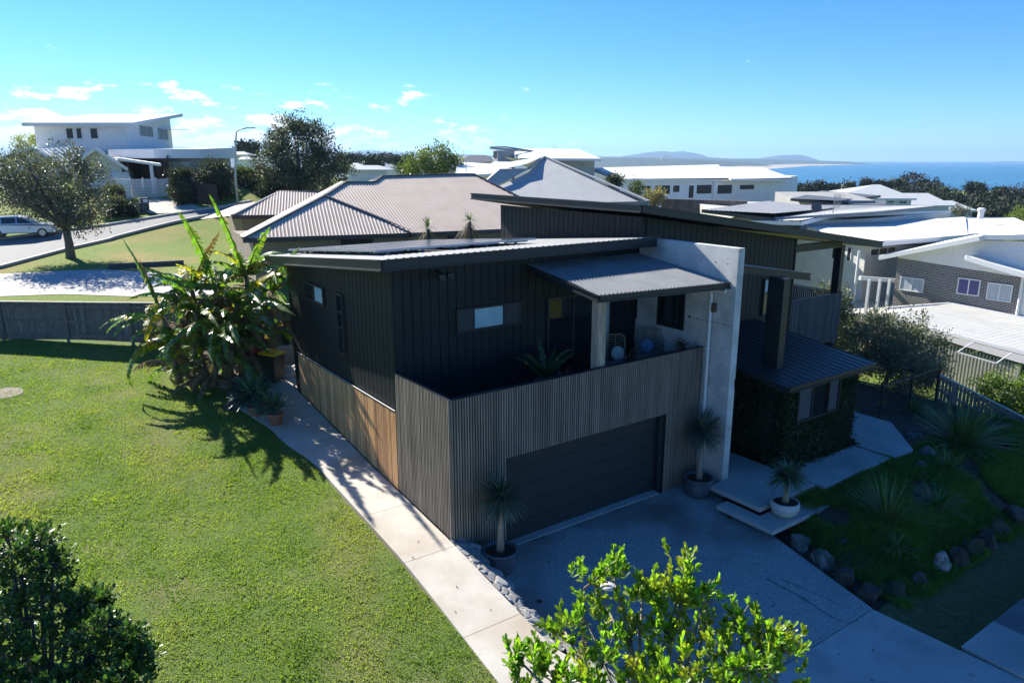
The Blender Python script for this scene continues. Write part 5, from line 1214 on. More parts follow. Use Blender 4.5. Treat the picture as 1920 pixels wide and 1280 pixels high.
# ---- long white house
t,a,b,bk=boxhouse('long_white_house','long white rendered house with white roofs and a row of dark windows','' and 0 or 1163,1482,400,339,86,101,11,bluewhite)
roofquad(t,[at(1160,336,85),at(1376,337,95),at(1345,309,114),at(1112,318,96)],M['whiteroof'],M['white'],(0,1,.2),.2,.35)
roofquad(t,[at(1372,336,92),at(1485,336,98),at(1430,315,112),at(1345,315,110)],M['whiteroof'],M['white'],(0,1,.2),.2,.35)
for x0,y0,x1,y1,sp in ((1204,349,1219,357,0),(1228,348,1255,364,2),(1262,348,1273,360,0),(1291,348,1299,371,0),(1306,347,1333,363,2),(1345,347,1371,363,2),(1387,347,1413,355,2)): wwin(t,a,b,x0,y0,x1,y1,sp,dframe,dep=.05)
wa,wb=at(1470,335,101),at(1496,335,106);walls(t,[xy(wa),xy(wb),xy(wb+bk),xy(wa+bk)],0,at(1480,331,103).z,bluewhite,'end_wall')
mb=MB();p=wallhit(1339,339,a,b);mb.tube([(p.x,p.y,p.z+.0)-fw*0 if 0 else (p.x-.1,p.y-.1,p.z),(p.x-.1,p.y-.1,0)],.06,6);mb.build('downpipe',bluewhite,t)
# brown fence before it
a,b=at(1240,384,70),at(1400,398,66);paling_fence('boundary_fence',xy(a),xy(b),lambda s:a.z-1.6,lambda s:a.z+.55,'brown timber fence in front of the long white house',w=.16,mat=mk('brown_fence',(.17,.13,.11),(.24,.19,.165),3,.9,island=.2),front=(-.3,-1))
# ---- low dark-roofed house with dish
t,a,b,bk=boxhouse('flat_roofed_house','low house with flat grey metal roofs and a satellite dish',1370,1560,420,408,58,60,12,greige)
roofquad(t,[at(1318,394,53),at(1450,410,54),at(1560,391,66),at(1440,384,72)],mk('dark_flat_steel',(.22,.22,.225),(.27,.27,.275),1,.5),M['blackmetal'],(1,1,0),.18,.35)
roofquad(t,[at(1452,409,54.2),at(1640,398,60),at(1760,386,74),at(1486,384,72)],mk('pale_flat_steel',(.36,.36,.36),(.4,.4,.4),1,.5),M['charroof'],(1,1,0),.16,.35)
c=at(1530,390,60);mb=MB();mb.tube([c-Vector((0,0,.8)),c],.03,6);mb.build('dish_mount',M['charroof'],t)
mb=MB();dvec=Vector((-.6,-.7,.4)).normalized();mb.tube([c,c+dvec*.06,c+dvec*.14],[.05,.28,.42],20);mb.build('satellite_dish',mk('dish_grey',(.09,.09,.1),rough=.5),t)
c=at(1562,398,60);mb=MB();mb.bar(c-Vector((0,0,.5)),c+Vector((0,0,1.4)),.05,.05)
for k in range(4): mb.bar(c+Vector((0,0,.3+.28*k)),c+Vector((0,0,.45+.3*k))+rt*(.5+.12*k),.03,.03)
for k in range(5): mb.bar(c+rt*(.12*k)+Vector((0,0,.4)),c+rt*(.12*k)+Vector((0,0,1.5)),.025,.025)
mb.build('antenna',M['charroof'],t)
# dark raised roofs and pale villas
dks=mk('slate_steel',(.08,.085,.095),(.1,.105,.115),1,.5)
t,a,b,bk=boxhouse('dark_roofed_house','house with overlapping slate coloured flat roofs below the pale villas',1500,1640,392,376,80,82,8,midgrey)
roofquad(t,[at(1484,373,78),at(1574,382,79),at(1650,367,92),at(1540,362,96)],dks,M['blackmetal'],(1,1,0),.2,.4)
roofquad(t,[at(1588,388,76),at(1662,388,76),at(1660,375,88),at(1600,380,86)],dks,M['blackmetal'],(1,1,0),.16,.4)
vill=mk('pale_grey_sheet',(.44,.46,.47),(.48,.5,.51),1,.5)
def hiphouse(label,x0,x1,ye,d,xr0,xr1,yr,depth,wm,rm,name='villa',wins=()):
    a,b=at(x0,ye,d),at(x1,ye,d);bk=Vector((*ld(.15*depth,depth),0));h=at(xr0,yr,d+depth*.5),at(xr1,yr,d+depth*.5)
    t=th_(name,(a.x,a.y,zterr(a.x,a.y)),label,'house');mb=MB()
    mb.poly([a,b,h[1],h[0]]);mb.poly([b,b+bk,h[1]]);mb.poly([a+bk,a,h[0]]);mb.poly([b+bk,a+bk,h[0],h[1]]);r=mb.build('roof',rm,t)
    mb=MB()
    for p,q in ((a,b),(b,b+bk),(a,a+bk)): mb.bar(p-Vector((0,0,.12)),q-Vector((0,0,.12)),.16,.26)
    mb.build('gutter',M['white'],r)
    u=(b-a).normalized()*.5;v=bk.normalized()*.5;A_,B_=a+u+v,b-u+v
    walls(t,[xy(A_),xy(B_),xy(b-u+bk-v),xy(a+u+bk-v)],min(a.z-4,zterr(a.x,a.y)-.5),a.z-.1,wm)
    for w in wins: wwin(t,A_,B_,*w,mat=wframe)
    return t
hiphouse('pale blue-grey villa with twin gables nearest the shore trees',1552,1718,372,112,1640,1650,346,14,bw,vill,wins=((1664,377,1676,381,0),(1687,377,1700,382,1)))
hiphouse('pale hip-roofed villa right of the twin-gabled one',1690,1788,385,118,1690,1740,362,14,bw,vill)
hiphouse('last small pale hip-roofed villa beside the dark shore trees',1770,1832,394,125,1762,1785,376,12,bw,vill)
# ---- white two storey house with the big white roof
t,a,b,bk=boxhouse('white_house','two storey pale boarded house under a huge white sheet roof','' or 1612,1905,570,460,50,62,14,bgrey)
wa2=at(1480,600,56);walls(t,[xy(wa2),xy(a),xy(a+bk*.8),xy(wa2+bk*.6)],-3.5,at(1612,455,50).z,bgrey,'side_wall')
roofquad(t,[at(1515,427,55),at(1640,455,48),at(1812,441,55),at(1925,432,66),at(1800,408,78)][:3]+[at(1808,408,72)],M['whiteroof'],M['white'],(0,1,.1),.25,.3)
roofquad(t,[at(1812,440,55.5),at(1945,428,60),at(1900,409,74),at(1806,409,72.5)],M['whiteroof'],M['white'],(0,1,.1),.22,.3)
q0,q1=at(1530,420,60),at(1780,403,74);walls(t,[xy(at(1500,420,58)),xy(at(1640,420,62)),xy(at(1782,400,74)),xy(at(1640,400,80))],0,[at(1500,416,58).z,at(1640,409,62).z,at(1782,397,74).z,at(1640,400,80).z],bgrey,'clerestory_wall')
roofquad(t,[at(1405,414,54),at(1500,417,53),at(1575,400,62),at(1480,402,64)],M['whiteroof'],M['white'],(0,1,0),.2,.4)
roofquad(t,[at(1500,412,55),at(1572,402,60),at(1782,396,74),at(1700,400,80)],vill,M['white'],(0,1,0),.2,.4)
wwin(t,a,b,1630,464,1677,478,2,wframe);wwin(t,a,b,1709,460,1738,470,1,wframe)
wwin(t,wa2,a,1559,464,1570,486,0,wframe);wwin(t,wa2,a,1587,462,1596,490,0,wframe)
mb=MB();p=wallhit(1610,470,a,b);mb.tube([(p.x-.1,p.y-.1,p.z),(p.x-.1,p.y-.1,-3)],.09,8);mb.build('downpipe',M['white'],t)
for x in (1626,1646,1664):
    p=at(x,560,46);mb=MB();mb.box(p.x-.075,p.x+.075,p.y-.075,p.y+.075,at(x,590,46).z,at(x,524,46).z);mb.build('verandah_post',M['white'],t)
walls(t,[xy(at(1560,590,46.2)),xy(at(1700,590,46.2)),xy(at(1700,590,52)),xy(at(1560,590,52))],-4,at(1640,588,46).z,greige,'verandah_base')
mb=MB();p,q=at(1612,521,47),at(1680,526,47.5);mb.bar(p,q,.2,.25);mb.build('verandah_beam',M['white'],t)
c=at(1838,410,66);mb=MB();mb.lathe([(0,0),(.25,0),(.25,.7),(.35,.7),(.35,.85),(.2,.95),(0,.95)],c,14);mb.build('roof_vent',M['whiteroof'],t)
# ---- brick house with skillion roofs
XB=47.;YA,YB_=23.85,16.8
br=th_('brick_house',(XB,YA,-1.5),'dark grey brick house with white skillion roofs above the pale carport','house')
gbrick=brick_mat('charcoal_brick',(.055,.052,.055),(.1,.095,.1),(.4,.39,.38),(0,1),.26,.1)
zA=X_=at;A_=(XB,YA);B_=(XB,YB_)
ztA=wallhit(1682,483,A_,B_).z;ztB=wallhit(1916,520,A_,B_).z
walls(br,[(XB,YB_),(XB,YA),(XB+7,YA),(XB+7,YB_)],-2.5,[ztB,ztA,ztA+.4,ztB+.4],gbrick)
# white upper boards under the raked roof
pts=[wallhit(1676,481,A_,B_),wallhit(1818,447,A_,B_),wallhit(1826,510,A_,B_)]
mb=MB();mb.poly([(XB-.0,YA,ztA+.004),(XB,YB_,ztB+.004),(XB,YB_,wallhit(1916,452,A_,B_).z),(XB,19.4,wallhit(1830,450,A_,B_).z),(XB,YA,ztA+.3)]);mb.build('gable_boards',bw,br)
e0_,e1_=wallhit(1650,481,(XB-.7,YA),(XB-.7,YB_)),wallhit(1838,444,(XB-.7,YA),(XB-.7,YB_))
bk=Vector((9,1.5,0));roofquad(br,[e0_,e1_,e1_+bk,e0_+bk],M['whiteroof'],M['white'],e1_-e0_,.2,.3)
p3=wallhit(1960,441,(XB-.2,YA),(XB-.2,YB_));roofquad(br,[e1_+Vector((.3,0,.05)),p3+Vector((.3,-.5,0)),p3+bk,e1_+bk],M['whiteroof'],M['white'],(0,1,0),.22,.3)
e2_,e3_=wallhit(1812,481,(XB-.9,YA),(XB-.9,YB_)),wallhit(1960,525,(XB-.9,YA),(XB-.9,YB_))
roofquad(br,[e2_,e3_,e3_+Vector((9,-1,.4)),e2_+Vector((3,-1.0,.1))],M['whiteroof'],M['white'],e3_-e2_,.2,.3)
for x0,y0,x1,y1,sp,gl in ((1686,520,1731,546,1,curtain),(1793,522,1836,553,1,mk('violet_blind',(.08,.07,.2),rough=.3)),(1848,531,1896,564,1,curtain)): wwin(br,A_,B_,x0,y0,x1,y1,sp,wframe,gl)
mb=MB();mb.tube([(XB-.08,YB_-.1,ztB),(XB-.08,YB_-.1,-2)],.09,8);mb.build('downpipe',M['white'],br)
walls(br,[(XB+.02,YB_-.02),(XB+5,YB_-.02),(XB+5,YB_-6),(XB+.02,YB_-6)],-2.5,ztB-.2,bw,'side_wall')
# ---- pale carport / shed in the yard
XS=35.5
sh=th_('shed',(XS,14,-1.2),'pale ribbed metal shed with a broad cream roof beside the brick house','shed')
rbs=mk('pale_ribbed_wall',(.42,.4,.37),(.48,.46,.43),2,.6)
S=lambda x,y:wallhit(x,y,(XS,20),(XS,10))
tl,tr_=S(1700,620),S(1905,681)
mb=MB();Y=tl.y+2.5;zlin=lambda y:tl.z+(tr_.z-tl.z)*(tl.y-y)/(tl.y-tr_.y)
while Y>tr_.y:
    mb.hexa([(XS,Y,-2),(XS,Y-.07,-2),(XS+.05,Y-.07,-2),(XS+.05,Y,-2)],[(XS,Y,zlin(Y)),(XS,Y-.07,zlin(Y)),(XS+.05,Y-.07,zlin(Y)),(XS+.05,Y,zlin(Y))]);Y-=.145
mb.box(XS+.05,XS+.12,tr_.y,tl.y+2.5,-2,tr_.z-.05);mb.box(XS-.05,XS+.15,tr_.y-.18,tr_.y,-2.2,tr_.z);mb.build('wall',rbs,sh)
S2=lambda x,y,X:wallhit(x,y,(X,20),(X,10))
# lower tray then the broad roof rising to the brick wall
a0,a1=S(1660,590),S(1960,697);XR=38.3
b0,b1=S2(1650,592,XR),S2(1960,672,XR)
lowm=mk('weathered_sheet',(.3,.29,.27),(.36,.35,.33),3,.7,bump=.2,bscale=20)
mb=MB();mb.poly([(XS-.1,a0.y,zlin(a0.y)+.1),(XS-.1,a1.y,zlin(a1.y)+.1),(XR,b1.y,b1.z-.12),(XR,b0.y,b0.z-.12)]);mb.build('lower_roof',lowm,sh)
c0_,c1_,c2_=S2(1640,582,XR+1),S2(1782,571,46.9),S2(1960,607,46.9)
mid=S2(1665,577,44)
mb=MB()
P=[b0,b1,c2_,c1_];mb.ribbed([v+Vector((0,0,.02)) for v in P],(1,0,.1),.3,.006);mb.ribbed([b0+Vector((0,0,.02)),c1_+Vector((0,0,.02)),S2(1660,580,44)],(1,0,.1),.3,.006)
mb.build('roof',mk('cream_white_steel',(.48,.48,.46),(.55,.55,.53),1,.45),sh)
mb=MB();mb.bar(b0,b1,.12,.16);mb.bar(c1_+Vector((-.05,0,.08)),c2_+Vector((-.05,0,.08)),.12,.14);mb.bar(c1_+Vector((-.1,0,.08)),S2(1660,580,44)+Vector((0,0,.08)),.12,.14);mb.build('flashing',M['white'],sh)
# clothesline on the shed wall
t=th_('clothesline',S(1800,668),'white folding clothesline frame mounted on the ribbed shed wall','clothesline')
mb=MB();p,q=S2(1795,660,XS-1.4),S2(1868,681,XS-1.4);mb.bar(p,q,.05,.05);mb.bar(p,(XS,p.y,p.z+.25),.04,.04);mb.bar(q,(XS,q.y,q.z+.25),.04,.04);mb.build('frame',M['white'],t)
# ---- trees and bushes of the neighbourhood
bank=mk('banksia_leaf',(.075,.085,.06),(.19,.195,.165),1.5,.5,island=.45,transl=.12)
b=hit(133,484);c=lambda x,y,d=None:at(x,y,(d or (b.x*math.sin(YAW)+b.y*math.cos(YAW))))
db=b.x*math.sin(YAW)+b.y*math.cos(YAW)
def R3(px,d=db): return px/1370*d
tree('street_tree','grey-green banksia street tree standing on the verge by the silver wagon','tree',b,
 [(c(40,330),(R3(55),R3(60),R3(45))),(c(110,345),(R3(60),R3(60),R3(60))),(c(160,385),(R3(45),R3(45),R3(50))),(c(78,378),(R3(65),R3(60),R3(30))),(c(130,300),(R3(22),R3(22),R3(26))),(c(178,318),(R3(22),R3(22),R3(28))),(c(10,345),(R3(48),R3(45),R3(42))),(c(135,415),(R3(48),R3(40),R3(18)))],560,26,.24,.17,.06,bank,.24,limbs=24,trunk_top=c(122,425))
dT=72
b2=at(565,372,dT);b2.z=zterr(b2.x,b2.y)
q=lambda x,y,d=dT:at(x,y,d)
bank2=mk('dark_banksia_leaf',(.045,.06,.035),(.12,.135,.095),1.2,.5,island=.45,transl=.12)
tree('banksia_tree','large dark domed banksia tree behind the beige ribbed roof','tree',b2,
 [(q(560,290),(3.2,3.0,3.2)),(q(520,320),(2.4,2.4,2.6)),(q(605,320),(2.4,2.4,2.6)),(q(545,240),(1.2,1.2,1.1)),(q(580,250),(1.4,1.3,1.2)),(q(520,268),(1.3,1.3,1.3)),(q(618,295),(1.4,1.4,1.4)),(q(560,345),(3.6,3,1.6)),(q(500,345),(1.4,1.4,1.4)),(q(632,330),(.9,.9,1.0)),(q(612,252),(.35,.4,.5))],900,24,.32,.24,.085,bank2,.3,limbs=14)
dC=88;q=lambda x,y,d=dC:at(x,y,d)
tree('green_tree','bright green loose-crowned tree right of the domed banksia','tree',q(812,345),[(q(812,305),(2.6,2.4,1.5)),(q(785,312),(1.5,1.5,1.3)),(q(838,310),(1.5,1.5,1.3)),(q(822,285),(.9,.9,.8)),(q(790,318),(1.8,1.8,.9)),(q(850,315),(.9,.9,.8))],260,18,.36,.26,.13,mk('fresh_leaf',(.07,.11,.03),(.12,.16,.045),1.5,.5,island=.4,transl=.25),.2,limbs=8)
def bush(label,x,y,rx,ry,d,mat,n=120,name='bush',ll=.14,cat='bush',grp=None):
    p=at(x,y,d);k=d/1370;zb=zterr(p.x,p.y)
    return tree(name,label,cat,(p.x,p.y,min(zb,p.z-ry*k)),[(p,(rx*k,rx*k,ry*k)),(Vector((p.x,p.y,(p.z+min(zb,p.z-ry*k))/2)),(rx*k*.85,rx*k*.85,max(ry*k*.8,(p.z-zb)/2)))],int(n*1.6),22,.2,ll*1.2,ll*.6,mat,.06,grp,limbs=4)
dkb=mk('dark_shrub_leaf',(.03,.038,.02),(.06,.07,.045),2,.5,island=.45,transl=.15);grb=mk('mid_shrub_leaf',(.05,.08,.02),(.09,.12,.035),2,.6,island=.4,transl=.2);dusty=mk('dusty_shrub_leaf',(.09,.1,.07),(.14,.14,.11),2,.6,island=.35,transl=.15)
bush('big dark glossy bush in front of the grey garage wing',402,335,33,27,64,dkb,260)
bush('clipped flat-topped dark bush by the slatted gate',340,328,19,9,62,dkb,90);bush('low dark shrub under the flat-topped bush',340,358,20,12,61,dkb,80)
bush('small rounded brownish shrub behind the letterbox wall',213,360,15,8,61,dusty,60);bush('grey-leaved shrub at the street end of the letterbox wall',207,382,17,9,57,dusty,80);bush('low dark shrub between letterbox pillar and letterbox wall',240,386,10,5,57,dkb,50)
bush('green clipped hedge at the foot of the street lamp',425,368,18,12,66,grb,110);bush('bright green hedge right of the street lamp',455,328,22,10,72,grb,130);bush('dark round bush right of the street lamp',470,348,26,16,71,dkb,160);bush('dark bush at the foot of the domed banksia',505,356,22,12,69,dkb,110)
bush('yellow-green palm-like bush behind the cream gables',48,265,22,10,85,mk('lime_leaf',(.17,.2,.05),(.22,.25,.07),2,.6,island=.3,transl=.3),70)
bush('small dark tree right of the grey hip roof',1152,338,14,10,72,dkb,90);bush('leafy shrub in front of the long white house',1193,355,12,11,70,grb,80);bush('flowering pale shrub beside the brown timber fence',1226,370,18,14,68,mk('pale_flower_leaf',(.16,.15,.08),(.24,.21,.13),3,.6,island=.3,transl=.25),110)
bush('dark tree in the hedge row left of the green tree',760,317,22,11,92,grb,90);bush('hedge behind the ridge of the beige roof',868,318,10,6,92,grb,50)
bush('grey bushy tree in front of the pale villas',1800,398,18,14,110,dusty,90)
bush('bright green tree at the edge beyond the white roof',1912,415,26,32,95,mk('yellowgreen_leaf',(.1,.14,.03),(.15,.19,.05),2,.5,island=.35,transl=.3),150)
# shore trees, each a tree of its own
shore=[mk('shore_leaf_dark',(.026,.034,.016),(.055,.065,.03),.6,.7,island=.4),mk('shore_leaf_green',(.035,.05,.016),(.07,.085,.03),.6,.7,island=.4),mk('shore_leaf_brown',(.05,.045,.03),(.085,.075,.05),.6,.7,island=.4)]
SH=[(1508,352,22,18,0),(1535,350,20,16,1),(1562,352,20,14,0),(1590,350,18,14,1),(1625,342,12,12,2),(1650,344,9,9,2),(1682,345,22,16,1),(1715,340,42,28,2),(1745,352,32,22,0),(1770,362,30,18,1),(1800,372,34,20,0),(1830,350,20,13,0),(1840,385,40,26,0),(1855,366,28,18,1),(1880,362,26,16,2),(1895,385,34,28,0),(1915,362,24,20,2),(1870,400,34,24,0),(1925,395,32,28,1),(1820,405,26,20,0),(1760,378,26,14,1),(1700,360,26,12,0),(1660,362,24,10,1),(1600,366,30,9,0),(1540,368,34,10,1)]
kinds=('dark bushy shore tree','green rounded shore tree','brownish casuarina shore tree')
where=('first','second','third','fourth','fifth','sixth','seventh','eighth','ninth','tenth','eleventh','twelfth','thirteenth','fourteenth')
cnt=[0,0,0]
for x,y,rx,ry,k in sorted(SH):
    d=190+ (400-y)*1.2;ry*=.8;rx*=.85;p=at(x,y+7,d);s=d/1370
    pre=where[cnt[k]];cnt[k]+=1
    tree('shore_tree','%s, %s of its kind counted from the long white house'%(kinds[k],pre),'tree',(p.x,p.y,p.z-ry*s*1.5),[(p,(rx*s,rx*s,ry*s)),(p+Vector((rnd.uniform(-1,1)*rx*s*.6,0,-ry*s*.7)),(rx*s*.9,rx*s*.9,ry*s))],190,18,.6,.6,.3,shore[k],.4,'trees along the shore',limbs=4)
# suburb far behind
FH=[(690,318,38,10,150),(660,312,20,8,210),(706,306,14,6,260),(728,314,14,8,190),(745,306,12,5,280),(672,306,16,5,300),(450,290,16,7,170),(460,299,14,6,150)]
wh_=('largest','second-largest','low','square','narrow','flat-roofed','upper','lower')
for i,(x,y,w,h,d) in enumerate(FH):
    s=d/1370
    hiphouse('%s pale-roofed suburban house seen %s'%(wh_[i],'between the domed banksia and the green tree' if x>500 else 'beside the street lamp'),x-w,x+w,y,d,x-w*.5,x+w*.5,y-h*.8,w*s*1.4,(bw,bluewhite,greige)[i%3],(vill,M['whiteroof'],dh)[i%3 if i!=2 else 2],'distant_house')
ST=[(655,303,14,8,240,2),(680,300,16,8,330,0),(722,300,16,9,300,0),(700,312,12,10,170,1),(738,300,14,8,330,2),(762,303,14,8,300,0),(455,280,10,6,190,2),(470,285,10,9,180,1),(640,308,10,8,200,0),(712,296,20,5,420,0),(665,296,18,5,430,1),(745,309,10,7,220,1)]
for i,(x,y,rx,ry,d,k) in enumerate(ST):
    p=at(x,y,d);s=d/1370
    tree('suburb_tree','%s distant tree %s'%(('olive','dark','grey-green','tall fine','pale','rounded','small grey','leafy','sparse','broad','flat-topped','slim')[i],'among the far houses beyond the banksia' if x>500 else 'above the hedge by the street lamp'),'tree',(p.x,p.y,p.z-ry*s*1.4),[(p,(rx*s,rx*s,ry*s))],70,14,.6,.7,.35,shore[k],.3,'trees of the far suburb',limbs=3)
# ---- sea, plain, beach, far hills
def water():
    m,t,b,out=nodes('sea_water');N=t.nodes;Lk=t.links
    b.inputs['Base Color'].default_value=(.005,.08,.16,1);b.inputs['Roughness'].default_value=.25;b.inputs['IOR'].default_value=1.33
    geo=N.new('ShaderNodeNewGeometry');mp=N.new('ShaderNodeMapping');mp.inputs['Scale'].default_value=(1,1,1);mp.inputs['Rotation'].default_value=(0,0,.6);Lk.new(geo.outputs['Position'],mp.inputs['Vector'])
    n1=N.new('ShaderNodeTexNoise');n1.inputs['Scale'].default_value=.06;n1.inputs['Detail'].default_value=8;Lk.new(mp.outputs[0],n1.inputs['Vector'])
    bp=N.new('ShaderNodeBump');bp.inputs['Strength'].default_value=.8;bp.inputs['Distance'].default_value=3;Lk.new(n1.outputs['Fac'],bp.inputs['Height']);Lk.new(bp.outputs['Normal'],b.inputs['Normal'])
    n2=N.new('ShaderNodeTexNoise');n2.inputs['Scale'].default_value=.004;n2.inputs['Detail'].default_value=5;Lk.new(mp.outputs[0],n2.inputs['Vector'])
    cr=N.new('ShaderNodeValToRGB');cr.color_ramp.elements[0].position=.35;cr.color_ramp.elements[1].position=.7;cr.color_ramp.elements[0].color=(.004,.07,.15,1);cr.color_ramp.elements[1].color=(.012,.13,.22,1)
    Lk.new(n2.outputs['Fac'],cr.inputs['Fac']);Lk.new(cr.outputs['Color'],b.inputs['Base Color'])
    return m
ZS=-24
mb=MB();mb.poly([(*ld(-14000,300),ZS),(*ld(16000,300),ZS),(*ld(16000,14500),ZS),(*ld(-14000,14500),ZS)]);tag(mb.build('sea',water()),kind='structure')
woods=mk('forest_cover',(.022,.035,.02),(.05,.06,.035),.02,.95,bump=1,bscale=.05,bdist=6)
mb=MB();coast=[(200,560),(330,1500),(700,2700),(1450,4400),(2900,6900),(4300,9800)]
mb.poly([(*ld(l,d),ZS+2) for l,d in coast]+[(*ld(3400,10500),ZS+2),(*ld(-9000,10500),ZS+2),(*ld(-2500,600),ZS+2)]);tag(mb.build('coastal_plain',woods),kind='structure')
mb=MB()
for (a,b_),(c_,d_) in zip(coast[1:5],coast[2:5]): 
    w0_,w1_=b_*.08,d_*.07
    mb.poly([(*ld(a-30,b_),ZS+2.6),(*ld(a+w0_,b_),ZS+.6),(*ld(c_+w1_,d_),ZS+.6),(*ld(c_-30,d_),ZS+2.6)])
tag(mb.build('beach',mk('beach_sand',(.36,.29,.22),(.44,.37,.29),.01,.9)),kind='structure')
def ridge(name,pts,d0,depth,mat,rough=1.0,step=6):
    """a range of hills: crest heights along bearings, falling to both sides"""
    V=[];rows=[];xs=[p[0] for p in pts]
    X=np.arange(xs[0],xs[-1]+.1,step);mb=MB()
    for x in X:
        y=np.interp(x,xs,[p[1] for p in pts]);zc=9+d0*(300-y)/1411+rough*mnoise.noise((x*.11,0,d0))*d0/1411
        r=[]
        for t,h in ((-1,0),(-.6,.35),(-.25,.8),(0,1),(.4,.6),(1,0)):
            l=(x-960)/1411*d0*(1+0);q=ld(l,d0+depth*t);jit=mnoise.noise((x*.05,t*3,d0))*depth*.12
            r.append(mb.v((q[0]+jit,q[1]+jit,ZS-3+(zc-ZS+3)*h*(1 if t==0 else 1+.15*mnoise.noise((x*.08,t*5,1))))))
        rows.append(r)
    for a,b in zip(rows,rows[1:]):
        for k in range(5): mb.f((a[k],b[k],b[k+1],a[k+1]))
    return tag(mb.build(name,mat,None,True),kind='structure')
hm=mk('far_forest_hills',(.03,.042,.03),(.05,.06,.045),.003,.95)
ridge('wooded_hills',[(-400,293),(300,292),(640,293),(760,294),(1100,296),(1200,296),(1300,299),(1380,303),(1420,306)],4200,400,woods,.7)
ridge('wooded_hills',[(-400,290),(300,290),(640,291),(900,292),(1140,294),(1300,296.5),(1420,298),(1590,303),(1600,304.5)],6200,600,woods,.5)
ridge('hills',[(1100,300),(1150,296),(1180,291),(1215,286),(1245,284),(1262,285.5),(1280,284),(1310,289),(1330,295),(1370,298),(1400,300.5)],9000,700,hm,.5)
ridge('hills',[(1395,302),(1430,296),(1460,291.5),(1500,290.5),(1515,294),(1525,300)],9600,600,hm,.3)
ridge('hills',[(-400,286),(0,280),(200,284),(330,276),(420,280),(470,281),(500,284),(640,286),(690,281.5),(720,284),(740,285),(800,287),(900,291),(960,296)],9300,800,hm,.8)
ridge('hills',[(1850,304.2),(1880,302),(1920,302.5),(2000,303.5),(2040,304)],11000,300,hm,.2)
# ================================================================== AIR AND LIGHT
def haze():
    mb=MB();P=[ld(-14500,-60),ld(16500,-60),ld(16500,15000),ld(-14500,15000)];mb.hexa([(x,y,ZS-6) for x,y in P],[(x,y,215) for x,y in P])
    m=bpy.data.materials.new('haze_air');m.use_nodes=True;t=m.node_tree;t.nodes.remove(t.nodes['Principled BSDF'])
    v=t.nodes.new('ShaderNodeVolumePrincipled');v.inputs['Color'].default_value=(.4,.66,1,1);v.inputs['Density'].default_value=HAZE;v.inputs['Anisotropy'].default_value=.2
    t.links.new(v.outputs[0],t.nodes['Material Output'].inputs['Volume']);tag(mb.build('haze',m),kind='stuff')
HAZE=9e-5
haze()
AZ,EL=R(-10),R(35.2)
sun=bpy.data.lights.new('sun','SUN');sun.energy=5;sun.angle=R(.5);sun.color=(1,.94,.82);so=bpy.data.objects.new('sun',sun);C.objects.link(so)
sv=Vector((math.sin(AZ)*math.cos(EL),math.cos(AZ)*math.cos(EL),math.sin(EL)));so.rotation_euler=sv.to_track_quat('Z','Y').to_euler();so.location=(0,0,60)
wd=bpy.data.worlds.new('World');bpy.context.scene.world=wd;wd.use_nodes=True;t=wd.node_tree;N=t.nodes;Lk=t.links
bg=N['Background'];bg.inputs['Strength'].default_value=.067
sk=N.new('ShaderNodeTexSky');sk.sky_type='NISHITA';sk.sun_disc=False;sk.sun_elevation=EL;sk.sun_rotation=AZ;sk.altitude=30;sk.air_density=.85;sk.dust_density=.05;sk.ozone_density=3.5
hs=N.new('ShaderNodeHueSaturation');hs.inputs['Saturation'].default_value=1.12;tn=N.new('ShaderNodeMix');tn.data_type='RGBA';tn.blend_type='MULTIPLY';tn.inputs['Factor'].default_value=1;tn.inputs['B'].default_value=(.62,.85,1.13,1);Lk.new(sk.outputs[0],tn.inputs['A']);Lk.new(tn.outputs['Result'],hs.inputs['Color'])
tc=N.new('ShaderNodeTexCoord');sp=N.new('ShaderNodeSeparateXYZ');Lk.new(tc.outputs['Generated'],sp.inputs[0])
mp=N.new('ShaderNodeMapping');mp.inputs['Scale'].default_value=(13,13,42);Lk.new(tc.outputs['Generated'],mp.inputs['Vector'])
nz=N.new('ShaderNodeTexNoise');nz.inputs['Scale'].default_value=1.6;nz.inputs['Detail'].default_value=9;nz.inputs['Roughness'].default_value=.6;Lk.new(mp.outputs[0],nz.inputs['Vector'])
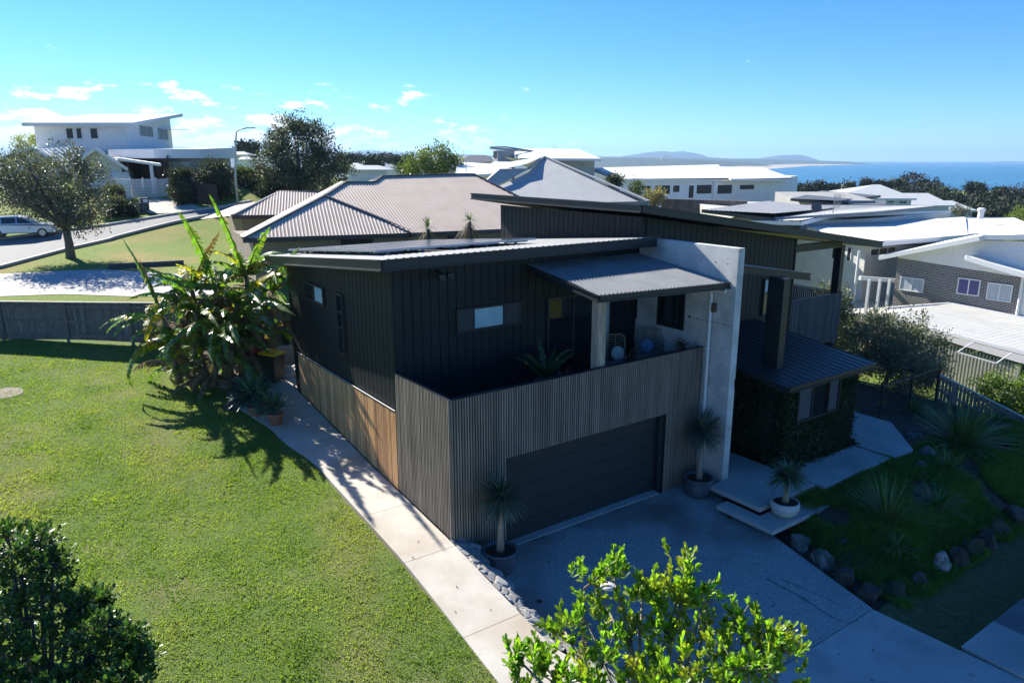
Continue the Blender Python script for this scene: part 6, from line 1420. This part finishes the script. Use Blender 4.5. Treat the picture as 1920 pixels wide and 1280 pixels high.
def ramp(src,pts):
    c=N.new('ShaderNodeValToRGB');e=c.color_ramp.elements
    e[0].position,e[1].position=pts[0][0],pts[-1][0];e[0].color=(pts[0][1],)*3+(1,);e[1].color=(pts[-1][1],)*3+(1,)
    for p,v in pts[1:-1]: q=e.new(p);q.color=(v,)*3+(1,)
    Lk.new(src,c.inputs[0]);return c.outputs[0]
el=ramp(sp.outputs[2],[(0,.5),(.012,1),(.04,.95),(.06,.55),(.075,.62),(.088,.5),(.1,0)])
dotr=N.new('ShaderNodeVectorMath');dotr.operation='DOT_PRODUCT';dotr.inputs[1].default_value=(rt.x,rt.y,0);Lk.new(tc.outputs['Generated'],dotr.inputs[0])
mr=N.new('ShaderNodeMapRange');mr.inputs['From Min'].default_value=.22;mr.inputs['From Max'].default_value=-.3;mr.inputs['To Min'].default_value=0;mr.inputs['To Max'].default_value=1;Lk.new(dotr.outputs['Value'],mr.inputs['Value'])
m1=N.new('ShaderNodeMath');m1.operation='MULTIPLY';Lk.new(el,m1.inputs[0]);Lk.new(mr.outputs[0],m1.inputs[1])
m2=N.new('ShaderNodeMath');m2.operation='MULTIPLY_ADD';m2.inputs[1].default_value=.3;Lk.new(m1.outputs[0],m2.inputs[0]);Lk.new(nz.outputs['Fac'],m2.inputs[2])
cm=ramp(m2.outputs[0],[(.7,0),(.79,1)])
mx=N.new('ShaderNodeMix');mx.data_type='RGBA';mx.inputs['B'].default_value=(7.5,7.8,8,1);Lk.new(cm,mx.inputs['Factor']);Lk.new(hs.outputs[0],mx.inputs['A']);Lk.new(mx.outputs['Result'],bg.inputs['Color'])
sc=bpy.context.scene;sc.view_settings.view_transform='Standard';sc.view_settings.look='None';sc.view_settings.exposure=1.3;sc.view_settings.gamma=1
sc.render.engine='CYCLES';sc.cycles.max_bounces=6;sc.cycles.diffuse_bounces=3;sc.cycles.glossy_bounces=3;sc.cycles.transmission_bounces=3;sc.cycles.transparent_max_bounces=4;sc.cycles.volume_bounces=0
try: sc.cycles.use_denoising=True
except Exception: pass
